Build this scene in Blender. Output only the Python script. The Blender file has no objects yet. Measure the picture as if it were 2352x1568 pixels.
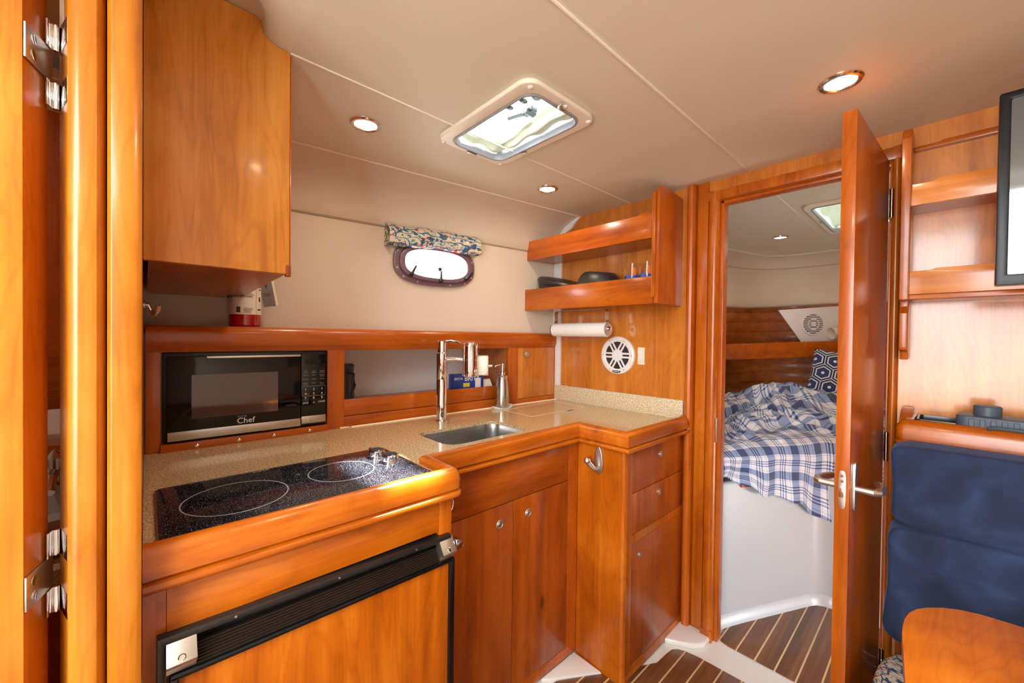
import bpy, bmesh, math, random
from mathutils import Matrix, Vector, noise
random.seed(7)
PI = math.pi
S = bpy.context.scene
COL = S.collection

# ------------------------------------------------------------------ camera
cam_d = bpy.data.cameras.new('camera'); cam_d.sensor_width = 36.0; cam_d.lens = 14.0
cam_d.clip_start = 0.02
cam = bpy.data.objects.new('camera', cam_d); COL.objects.link(cam)
YAW, PIT, ROL = 0.826522, -0.011525, 0.012173
_F = Vector((-math.sin(YAW)*math.cos(PIT), math.cos(YAW)*math.cos(PIT), math.sin(PIT)))
_r = Vector((math.cos(YAW), math.sin(YAW), 0)); _u = _r.cross(_F)
_R = _r*math.cos(ROL) + _u*math.sin(ROL); _U = -_r*math.sin(ROL) + _u*math.cos(ROL)
cm = Matrix((_R, _U, -_F)).transposed().to_4x4(); cm.translation = (0, 0, 1.30)
cam.matrix_world = cm
S.camera = cam
# ------------------------------------------------------------------ view, world, sun, daylight portals
S.view_settings.view_transform = 'Standard'; S.view_settings.look = 'None'
S.view_settings.gamma = 1.0; S.view_settings.use_curve_mapping = False
S.view_settings.exposure = 0.33
try:
    S.cycles.use_denoising = True
    S.cycles.max_bounces = 10; S.cycles.diffuse_bounces = 6; S.cycles.glossy_bounces = 5
    S.cycles.transparent_max_bounces = 12
    S.cycles.sample_clamp_indirect = 6.0
    S.cycles.caustics_reflective = False; S.cycles.caustics_refractive = False
except Exception:
    pass
W = bpy.data.worlds.new('sky'); S.world = W; W.use_nodes = True
wn = W.node_tree.nodes; wl = W.node_tree.links; wn.clear()
wo = wn.new('ShaderNodeOutputWorld'); wb = wn.new('ShaderNodeBackground')
wt = wn.new('ShaderNodeTexCoord'); wsx = wn.new('ShaderNodeSeparateXYZ'); wr = wn.new('ShaderNodeValToRGB')
wr.color_ramp.elements[0].position = 0.42; wr.color_ramp.elements[0].color = (0.62, 0.60, 0.56, 1)
wr.color_ramp.elements[1].position = 0.62; wr.color_ramp.elements[1].color = (0.90, 0.96, 1.0, 1)
wmr = wn.new('ShaderNodeMapRange'); wmr.inputs[1].default_value = -1; wmr.inputs[2].default_value = 1
wl.new(wt.outputs['Generated'], wsx.inputs[0]); wl.new(wsx.outputs[2], wmr.inputs[0])
wl.new(wmr.outputs[0], wr.inputs[0]); wl.new(wr.outputs[0], wb.inputs[0]); wl.new(wb.outputs[0], wo.inputs[0])
wb.inputs[1].default_value = 15.0
sun_d = bpy.data.lights.new('sun', 'SUN'); sun_d.energy = 60.0; sun_d.angle = math.radians(3.0); sun_d.color = (1.0, 0.97, 0.92)
sun = bpy.data.objects.new('sun', sun_d); COL.objects.link(sun)
sun.rotation_euler = Vector((-0.055, -0.36, -1.0)).to_track_quat('-Z', 'Y').to_euler()

def portal(name, loc, direction, sx, sy):
    d = bpy.data.lights.new(name, 'AREA'); d.shape = 'RECTANGLE'; d.size = sx; d.size_y = sy
    d.cycles.is_portal = True
    o = bpy.data.objects.new(name, d); COL.objects.link(o); o.location = loc
    o.rotation_euler = Vector(direction).to_track_quat('-Z', 'Y').to_euler()
portal('portal_companionway', (0.10, -0.95, 1.45), (0, 1, 0), 0.9, 1.2)
portal('portal_companionway_top', (0.10, -0.65, 2.05), (0, 0, -1), 0.9, 0.6)
portal('portal_hatch', (-0.965, 0.88, 2.05), (0, 0, -1), 0.42, 0.26)
portal('portal_berth_hatch', (-0.25, 2.80, 2.05), (0, 0, -1), 0.46, 0.66)
portal('portal_side', (-1.72, 1.03, 1.645), (1, -.118, 0), 0.34, 0.15)

# ------------------------------------------------------------------ materials
MATS = {}
def nodes(name):
    m = bpy.data.materials.new(name); m.use_nodes = True
    n = m.node_tree.nodes; l = m.node_tree.links
    return m, n, l, n['Principled BSDF']
def setp(b, **k):
    for kk, v in k.items():
        nm = kk.replace('_', ' ')
        if nm in b.inputs:
            if isinstance(v, tuple) and len(v) == 3: v = (*v, 1)
            b.inputs[nm].default_value = v
def plain(name, col, rough=.5, metal=0.0, coat=0.0, spec=.5, bump=0.0, bscale=200, emit=None, es=0, **k):
    m, n, l, b = nodes(name)
    setp(b, Base_Color=col, Roughness=rough, Metallic=metal, Coat_Weight=coat, Specular_IOR_Level=spec, **k)
    if emit:
        b.inputs['Emission Color'].default_value = (*emit, 1); b.inputs['Emission Strength'].default_value = es
    if bump:
        t = n.new('ShaderNodeTexCoord'); nz = n.new('ShaderNodeTexNoise'); nz.inputs['Scale'].default_value = bscale
        nz.inputs['Detail'].default_value = 4
        bp = n.new('ShaderNodeBump'); bp.inputs['Strength'].default_value = bump; bp.inputs['Distance'].default_value = .002
        l.new(t.outputs['Object'], nz.inputs['Vector']); l.new(nz.outputs[0], bp.inputs['Height']); l.new(bp.outputs[0], b.inputs['Normal'])
    MATS[name] = m
    return m
def math_n(n, l, op, a, bv=None, c=None):
    x = n.new('ShaderNodeMath'); x.operation = op
    for i, v in enumerate((a, bv, c)):
        if v is None: continue
        if isinstance(v, (int, float)): x.inputs[i].default_value = v
        else: l.new(v, x.inputs[i])
    return x.outputs[0]
def ramp(n, l, src, stops, interp='LINEAR'):
    r = n.new('ShaderNodeValToRGB'); cr = r.color_ramp; cr.interpolation = interp
    while len(cr.elements) > 1: cr.elements.remove(cr.elements[-1])
    for i, (p, c) in enumerate(stops):
        e = cr.elements[0] if i == 0 else cr.elements.new(p)
        e.position = p; e.color = (*c, 1) if len(c) == 3 else c
    l.new(src, r.inputs[0])
    return r.outputs[0]
def mixc(n, l, fac, a, b, mode='MIX'):
    x = n.new('ShaderNodeMix'); x.data_type = 'RGBA'; x.blend_type = mode
    if isinstance(fac, (int, float)): x.inputs[0].default_value = fac
    else: l.new(fac, x.inputs[0])
    for i, v in ((6, a), (7, b)):
        if isinstance(v, tuple): x.inputs[i].default_value = (*v, 1)
        else: l.new(v, x.inputs[i])
    return x.outputs[2]

def wood(name, axis, dark, mid, light, rough=.28, coat=.25, figure=1.0, knots=1.0, fine=1.0):
    m, n, l, b = nodes(name)
    tc = n.new('ShaderNodeTexCoord'); oi = n.new('ShaderNodeObjectInfo')
    off = math_n(n, l, 'MULTIPLY', oi.outputs['Random'], 17.0)
    cmb = n.new('ShaderNodeCombineXYZ')
    for i in range(3): l.new(off, cmb.inputs[i])
    va = n.new('ShaderNodeVectorMath'); va.operation = 'ADD'
    l.new(tc.outputs['Object'], va.inputs[0]); l.new(cmb.outputs[0], va.inputs[1])
    def mapped(k):
        mp = n.new('ShaderNodeMapping'); sc = [1, 1, 1]; sc['xyz'.index(axis)] = k
        mp.inputs['Scale'].default_value = sc; l.new(va.outputs[0], mp.inputs[0]); return mp.outputs[0]
    def nz(vec, scale, detail=3, rough_=.5, dist=0):
        t = n.new('ShaderNodeTexNoise'); t.inputs['Scale'].default_value = scale; t.inputs['Detail'].default_value = detail
        t.inputs['Roughness'].default_value = rough_; t.inputs['Distortion'].default_value = dist
        l.new(vec, t.inputs['Vector']); return t.outputs[0]
    a = nz(mapped(.16), 6.5, 2, .5, .5)
    rings = math_n(n, l, 'SINE', math_n(n, l, 'MULTIPLY', a, 120.0))
    rings = math_n(n, l, 'POWER', math_n(n, l, 'MULTIPLY_ADD', rings, .5, .5), 5.0)
    fig = nz(mapped(.45), 5.0, 3, .55, .9)
    pores = nz(mapped(.035), 230.0, 2, .6, 0)
    streak = nz(mapped(.02), 26.0, 3, .6, .3)
    v = math_n(n, l, 'MULTIPLY_ADD', math_n(n, l, 'SUBTRACT', fig, .5), 1.05*figure, .5)
    v = math_n(n, l, 'MULTIPLY_ADD', math_n(n, l, 'SUBTRACT', streak, .5), .75, v)
    v = math_n(n, l, 'MULTIPLY_ADD', math_n(n, l, 'SUBTRACT', pores, .5), .28*fine, v)
    v = math_n(n, l, 'MULTIPLY_ADD', rings, -.09, v)
    c = ramp(n, l, v, [(.10, dark), (.48, mid), (.85, light)])
    # knots
    vo = n.new('ShaderNodeTexVoronoi'); vo.inputs['Scale'].default_value = 3.1; l.new(mapped(.45), vo.inputs['Vector'])
    wobble = math_n(n, l, 'MULTIPLY_ADD', math_n(n, l, 'SUBTRACT', pores, .5), .02, vo.outputs['Distance'])
    kn = ramp(n, l, wobble, [(0.0, (.85*knots,)*3), (.022, (.75*knots,)*3), (.05, (.12*knots,)*3), (.11, (0, 0, 0))])
    keep = math_n(n, l, 'GREATER_THAN', n.new('ShaderNodeSeparateColor').outputs[0], .62)
    sp = keep.node.inputs[0].links[0].from_node; l.new(vo.outputs['Color'], sp.inputs[0])
    kf = math_n(n, l, 'MULTIPLY', kn, keep)
    c = mixc(n, l, kf, c, (dark[0]*.28, dark[1]*.22, dark[2]*.3))
    l.new(c, b.inputs['Base Color'])
    setp(b, Roughness=rough, Coat_Weight=coat, Coat_Roughness=.12, Specular_IOR_Level=.4)
    bp = n.new('ShaderNodeBump'); bp.inputs['Strength'].default_value = .05; bp.inputs['Distance'].default_value = .001
    l.new(pores, bp.inputs['Height']); l.new(bp.outputs[0], b.inputs['Normal'])
    MATS[name] = m
    return m
CH = ((.22, .038, .001), (.42, .094, .0025), (.58, .170, .010))        # varnished solid cherry
VE = ((.30, .080, .007), (.54, .175, .021), (.72, .29, .050))         # cherry veneer, a little browner
DK = ((.25, .042, .002), (.44, .092, .005), (.58, .145, .012))        # redder cherry
for ax in 'xyz':
    wood('cherry_'+ax, ax, *CH)
    wood('veneer_'+ax, ax, *VE, rough=.30, coat=.7, figure=.8)
    wood('redcherry_'+ax, ax, *DK)
LC = ((.50, .16, .015), (.79, .33, .050), (.92, .48, .11))         # cherry copy lightened to imitate bright light on the wall locker
HC = ((.26, .062, .003), (.45, .138, .008), (.61, .235, .026))         # cherry copy for post and jamb, strong daylight put into the colour
BC = ((.34, .068, .003), (.62, .165, .008), (.80, .27, .025))       # brighter cherry copy; on the head door leaf it imitates daylight
RV = ((.17, .028, .002), (.34, .066, .004), (.47, .115, .010))       # veneer darkened to imitate dim light on the low doors and drawers
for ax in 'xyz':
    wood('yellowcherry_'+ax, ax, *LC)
    wood('brightcherry_'+ax, ax, *BC)
    wood('honeycherry_'+ax, ax, *HC)
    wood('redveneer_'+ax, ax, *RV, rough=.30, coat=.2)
wood('hull_plank', 'y', (.15, .034, .005), (.31, .082, .012), (.44, .14, .026), rough=.45, coat=.1, knots=.2)
wood('hull_plank_x', 'x', (.15, .034, .005), (.31, .082, .012), (.44, .14, .026), rough=.45, coat=.1, knots=.2)

def teak():
    m, n, l, b = nodes('teak_and_holly')
    tc = n.new('ShaderNodeTexCoord'); sx = n.new('ShaderNodeSeparateXYZ'); l.new(tc.outputs['Object'], sx.inputs[0])
    f = math_n(n, l, 'FRACT', math_n(n, l, 'MULTIPLY_ADD', sx.outputs[0], 1/.0690, 30 + .43/.0690 + .5))
    strip = math_n(n, l, 'LESS_THAN', math_n(n, l, 'ABSOLUTE', math_n(n, l, 'SUBTRACT', f, .5)), .043)
    idx = math_n(n, l, 'FLOOR', math_n(n, l, 'MULTIPLY_ADD', sx.outputs[0], 1/.0690, 30 + .43/.0690 + .5 + .5))
    mp = n.new('ShaderNodeMapping'); mp.inputs['Scale'].default_value = (1, .05, 1)
    cb = n.new('ShaderNodeCombineXYZ'); l.new(math_n(n, l, 'MULTIPLY', idx, .37), cb.inputs[1]); l.new(math_n(n, l, 'MULTIPLY', idx, 1.7), cb.inputs[2])
    va = n.new('ShaderNodeVectorMath'); va.operation = 'ADD'
    l.new(tc.outputs['Object'], va.inputs[0]); l.new(cb.outputs[0], va.inputs[1]); l.new(va.outputs[0], mp.inputs[0])
    nz = n.new('ShaderNodeTexNoise'); nz.inputs['Scale'].default_value = 70; nz.inputs['Detail'].default_value = 4; nz.inputs['Distortion'].default_value = .5
    l.new(mp.outputs[0], nz.inputs['Vector'])
    nz2 = n.new('ShaderNodeTexNoise'); nz2.inputs['Scale'].default_value = 14; l.new(mp.outputs[0], nz2.inputs['Vector'])
    v = math_n(n, l, 'MULTIPLY_ADD', nz2.outputs[0], .6, math_n(n, l, 'MULTIPLY', nz.outputs[0], .5))
    c = ramp(n, l, v, [(.3, (.05, .018, .006)), (.55, (.155, .058, .020)), (.8, (.26, .11, .042))])
    c = mixc(n, l, strip, c, (.66, .47, .24))
    l.new(c, b.inputs['Base Color']); setp(b, Roughness=.33, Coat_Weight=.1)
    MATS['teak'] = m
teak()

def stone():
    m, n, l, b = nodes('speckled_stone')
    tc = n.new('ShaderNodeTexCoord')
    def nz(s, d=2):
        t = n.new('ShaderNodeTexNoise'); t.inputs['Scale'].default_value = s; t.inputs['Detail'].default_value = d; l.new(tc.outputs['Object'], t.inputs['Vector']); return t.outputs[0]
    c = ramp(n, l, nz(190), [(.32, (.36, .23, .105)), (.5, (.55, .39, .20)), (.68, (.70, .54, .33))])
    d = math_n(n, l, 'LESS_THAN', nz(290, 1), .335); c = mixc(n, l, d, c, (.12, .06, .025))
    e = math_n(n, l, 'GREATER_THAN', nz(250, 1), .665); c = mixc(n, l, e, c, (.80, .70, .50))
    l.new(c, b.inputs['Base Color']); setp(b, Roughness=.16, Coat_Weight=.2, Specular_IOR_Level=.5)
    MATS['stone'] = m
stone()
def stone_pale():
    m, n, l, b = nodes('speckled_stone_splash')
    tc = n.new('ShaderNodeTexCoord')
    def nz(s, d=2):
        t = n.new('ShaderNodeTexNoise'); t.inputs['Scale'].default_value = s; t.inputs['Detail'].default_value = d; l.new(tc.outputs['Object'], t.inputs['Vector']); return t.outputs[0]
    c = ramp(n, l, nz(170), [(.30, (.44, .33, .17)), (.5, (.66, .57, .38)), (.68, (.78, .71, .53))])
    d = math_n(n, l, 'LESS_THAN', nz(300, 1), .34); c = mixc(n, l, d, c, (.28, .18, .08))
    l.new(c, b.inputs['Base Color']); setp(b, Roughness=.3)
    MATS['stone_pale'] = m
stone_pale()
def cookglass():
    m, n, l, b = nodes('speckled_black_glass')
    tc = n.new('ShaderNodeTexCoord')
    t = n.new('ShaderNodeTexNoise'); t.inputs['Scale'].default_value = 640; t.inputs['Detail'].default_value = 1; l.new(tc.outputs['Object'], t.inputs['Vector'])
    c = ramp(n, l, t.outputs[0], [(.57, (.004, .004, .006)), (.66, (.06, .066, .09)), (.72, (.46, .49, .58))])
    l.new(c, b.inputs['Base Color']); setp(b, Roughness=.06, Specular_IOR_Level=.33)
    MATS['cookglass'] = m
cookglass()
def fabric(name, kind):
    m, n, l, b = nodes(name)
    uv = n.new('ShaderNodeTexCoord').outputs['UV']
    if kind == 'plaid':
        sx = n.new('ShaderNodeSeparateXYZ'); l.new(uv, sx.inputs[0])
        outs = []
        for i in (0, 1):
            f = math_n(n, l, 'FRACT', math_n(n, l, 'DIVIDE', sx.outputs[i], .150))
            w, o, h = (1, 1, 1), (0, 0, 0), (.55, .55, .55)
            outs.append(ramp(n, l, f, [(0, o), (.06, w), (.36, o), (.40, h), (.415, o), (.58, w), (.625, o), (.675, w), (.72, o), (.77, w), (.815, o), (.97, h), (.985, o)], 'CONSTANT'))
        s = math_n(n, l, 'MULTIPLY_ADD', outs[0], .5, math_n(n, l, 'MULTIPLY', outs[1], .5))
        c = ramp(n, l, s, [(0, (.78, .79, .85)), (.27, (.50, .56, .74)), (.5, (.235, .32, .56)), (.78, (.06, .11, .28)), (1, (.008, .030, .13))])
        t = n.new('ShaderNodeTexNoise'); t.inputs['Scale'].default_value = 900; l.new(uv, t.inputs['Vector'])
        c = mixc(n, l, .06, c, t.outputs['Color'])
        setp(b, Roughness=.85, Sheen_Weight=.2)
    elif kind == 'paisley':
        v1 = n.new('ShaderNodeTexNoise'); v1.inputs['Scale'].default_value = 26; v1.inputs['Distortion'].default_value = 1.2; v1.inputs['Detail'].default_value = 1; l.new(uv, v1.inputs['Vector'])
        v2 = n.new('ShaderNodeTexVoronoi'); v2.inputs['Scale'].default_value = 42; l.new(uv, v2.inputs['Vector'])
        base = ramp(n, l, v1.outputs[0], [(0, (.03, .09, .20)), (.36, (.05, .16, .28)), (.42, (.70, .64, .50)), (.50, (.76, .71, .60)), (.535, (.38, .42, .30)), (.57, (.73, .66, .52)), (.64, (.12, .25, .36)), (.70, (.74, .68, .55))], 'CONSTANT')
        sc = n.new('ShaderNodeSeparateColor'); l.new(v2.outputs['Color'], sc.inputs[0])
        dots = math_n(n, l, 'MULTIPLY', math_n(n, l, 'LESS_THAN', v2.outputs['Distance'], .34), math_n(n, l, 'GREATER_THAN', sc.outputs[0], .45))
        dc = ramp(n, l, sc.outputs[1], [(0, (.42, .03, .04)), (.35, (.04, .12, .25)), (.6, (.80, .76, .66)), (.8, (.10, .30, .33))], 'CONSTANT')
        c = mixc(n, l, dots, base, dc)
        w = n.new('ShaderNodeTexWave'); w.wave_type = 'RINGS'; w.inputs['Scale'].default_value = 9; w.inputs['Distortion'].default_value = 9; w.inputs['Detail'].default_value = 1; l.new(uv, w.inputs['Vector'])
        lines = math_n(n, l, 'GREATER_THAN', w.outputs[1], .96)
        c = mixc(n, l, lines, c, (.05, .12, .22))
        setp(b, Roughness=.8)
    elif kind == 'hex':
        mp = n.new('ShaderNodeMapping'); mp.inputs['Scale'].default_value = (9.0, 9.0, 1); l.new(uv, mp.inputs[0])
        def vm(op, a, bb):
            x = n.new('ShaderNodeVectorMath'); x.operation = op
            for i, q in enumerate((a, bb)):
                if q is None: continue
                if isinstance(q, tuple): x.inputs[i].default_value = q
                else: l.new(q, x.inputs[i])
            return x
        r = (1.0, 1.7320508, 1.0); hr = (.5, .8660254, 0)
        A = vm('SUBTRACT', vm('MODULO', vm('ADD', mp.outputs[0], (40*1.0, 40*1.7320508, 0)).outputs[0], r).outputs[0], hr).outputs[0]
        Bv = vm('SUBTRACT', vm('MODULO', vm('ADD', mp.outputs[0], (40.5, 40*1.7320508 + .8660254, 0)).outputs[0], r).outputs[0], hr).outputs[0]
        def hexd(v):
            q = vm('ABSOLUTE', v, None).outputs[0]
            s = n.new('ShaderNodeSeparateXYZ'); l.new(q, s.inputs[0])
            dt = math_n(n, l, 'MULTIPLY_ADD', s.outputs[0], .5, math_n(n, l, 'MULTIPLY', s.outputs[1], .8660254))
            return math_n(n, l, 'MAXIMUM', s.outputs[0], dt)
        h = math_n(n, l, 'MINIMUM', hexd(A), hexd(Bv))
        c = ramp(n, l, h, [(0, (.72, .76, .82)), (.085, (.012, .03, .12)), (.19, (.03, .075, .26)), (.225, (.008, .02, .085)), (.315, (.70, .74, .82)), (.385, (.008, .018, .075)), (.475, (.70, .74, .82))], 'CONSTANT')
        setp(b, Roughness=.8, Sheen_Weight=.3)
    elif kind == 'navy':
        tc = n.new('ShaderNodeTexCoord')
        t = n.new('ShaderNodeTexNoise'); t.inputs['Scale'].default_value = 9; t.inputs['Detail'].default_value = 6; t.inputs['Distortion'].default_value = .8; l.new(tc.outputs['Object'], t.inputs['Vector'])
        c = ramp(n, l, t.outputs[0], [(.3, (.006, .012, .035)), (.55, (.012, .026, .075)), (.75, (.024, .048, .125))])
        setp(b, Roughness=.9, Sheen_Weight=.22, Sheen_Roughness=.4)
        b.inputs['Sheen Tint'].default_value = (.35, .5, .9, 1)
    l.new(c, b.inputs['Base Color'])
    MATS[name] = m
for k in ('plaid', 'paisley', 'hex', 'navy'): fabric(k, k)

plain('vinyl', (.68, .60, .49), .55, bump=.08, bscale=350)
plain('niche_white', (.78, .76, .74), .5)
plain('seam_grey', (.36, .30, .23), .6)
plain('ceiling_vinyl', (.70, .68, .555), .5, bump=.06, bscale=300)
plain('gelcoat', (.76, .74, .70), .22, coat=.3)
plain('berth_white', (.50, .53, .57), .3, coat=.2)
plain('white_plastic', (.80, .80, .80), .3)
plain('cream_plastic', (.78, .74, .62), .35)
plain('hatch_white', (.84, .81, .69), .35)
plain('black_plastic', (.010, .010, .011), .35)
plain('black_gloss', (.004, .004, .0045), .07, coat=.0, spec=.4)
plain('black_trim', (.014, .013, .012), .3)
plain('ribbed_brown', (.018, .010, .006), .5, spec=.3)
plain('bezel_black', (.006, .006, .007), .25, spec=.2)
plain('rubber', (.02, .02, .02), .6)
plain('pan_black', (.022, .022, .024), .42)
plain('chrome', (.82, .82, .84), .06, 1.0)
plain('steel', (.55, .54, .52), .27, 1.0)
plain('brushed', (.62, .59, .55), .32, 1.0)
plain('nickel', (.62, .59, .55), .36, 1.0)
plain('plum', (.17, .10, .135), .22, coat=.5)
plain('red_paint', (.33, .004, .006), .2, coat=.5)
plain('label_white', (.74, .70, .64), .5)
plain('yellow', (.75, .55, .03), .5)
plain('ink', (.05, .045, .045), .6)
plain('print_white', (.80, .80, .82), .5)
plain('dim_print', (.26, .26, .28), .5)
plain('blue_box', (.012, .055, .30), .4)
plain('grey_tag', (.16, .14, .13), .4)
plain('paper', (.86, .85, .83), .9)
plain('case_blue', (.055, .085, .115), .45)
plain('tray_black', (.018, .016, .016), .25)
plain('blue_paint', (.02, .09, .45), .4)
plain('orange_paint', (.75, .19, .02), .4)
plain('ring_grey', (.30, .32, .36), .4)
plain('caulk', (.80, .68, .46), .4)
plain('dark_cone', (.022, .022, .026), .5)
plain('blind', (.62, .66, .56), .8, Transmission_Weight=0.0)
plain('lamp_ring', (.74, .72, .69), .14, 1.0)
plain('lamp_glow', (1, .9, .7), .5, emit=(1.0, .78, .54), es=150.0)
plain('head_cream', (.72, .60, .42), .5)
plain('glow_amber', (.9, .7, .4), .5)
def glass(name, tint=(1, 1, 1), ior=1.45):
    m, n, l, b = nodes(name); n.remove(b)
    o = n['Material Output']; t = n.new('ShaderNodeBsdfTransparent'); t.inputs[0].default_value = (*tint, 1)
    g = n.new('ShaderNodeBsdfGlossy'); g.inputs['Roughness'].default_value = .03
    x = n.new('ShaderNodeMixShader'); f = n.new('ShaderNodeFresnel'); f.inputs[0].default_value = ior
    ge = n.new('ShaderNodeNewGeometry'); ff = math_n(n, l, 'MULTIPLY', f.outputs[0], math_n(n, l, 'SUBTRACT', 1.0, ge.outputs['Backfacing']))
    l.new(ff, x.inputs[0]); l.new(t.outputs[0], x.inputs[1]); l.new(g.outputs[0], x.inputs[2]); l.new(x.outputs[0], o.inputs[0])
    MATS[name] = m
glass('pane'); glass('smoke', (.35, .33, .32)); glass('drinking_glass', (.97, .98, .99), 1.5)
plain('screen_black', (.012, .013, .015), .05, IOR=2.1, coat=.0)
def translucent(name, col, tcol):
    m, n, l, b = nodes(name); n.remove(b)
    o = n['Material Output']; d = n.new('ShaderNodeBsdfDiffuse'); d.inputs[0].default_value = (*col, 1)
    t = n.new('ShaderNodeBsdfTranslucent'); t.inputs[0].default_value = (*tcol, 1)
    x = n.new('ShaderNodeAddShader')
    l.new(d.outputs[0], x.inputs[0]); l.new(t.outputs[0], x.inputs[1]); l.new(x.outputs[0], o.inputs[0])
    MATS[name] = m
translucent('blind', (.55, .60, .48), (.012, .0155, .0115))
def mesh_screen():
    m, n, l, b = nodes('oven_screen')
    tc = n.new('ShaderNodeTexCoord'); sx = n.new('ShaderNodeSeparateXYZ'); l.new(tc.outputs['Object'], sx.inputs[0])
    a = math_n(n, l, 'SINE', math_n(n, l, 'MULTIPLY', sx.outputs[1], 1500.0))
    bb = math_n(n, l, 'SINE', math_n(n, l, 'MULTIPLY', sx.outputs[2], 1500.0))
    f = math_n(n, l, 'GREATER_THAN', math_n(n, l, 'MULTIPLY', a, bb), .0)
    c = mixc(n, l, f, (.02, .014, .012), (.15, .095, .075))
    l.new(c, b.inputs['Base Color']); setp(b, Roughness=.06, Specular_IOR_Level=.6)
    MATS['oven_screen'] = m
mesh_screen()

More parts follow.
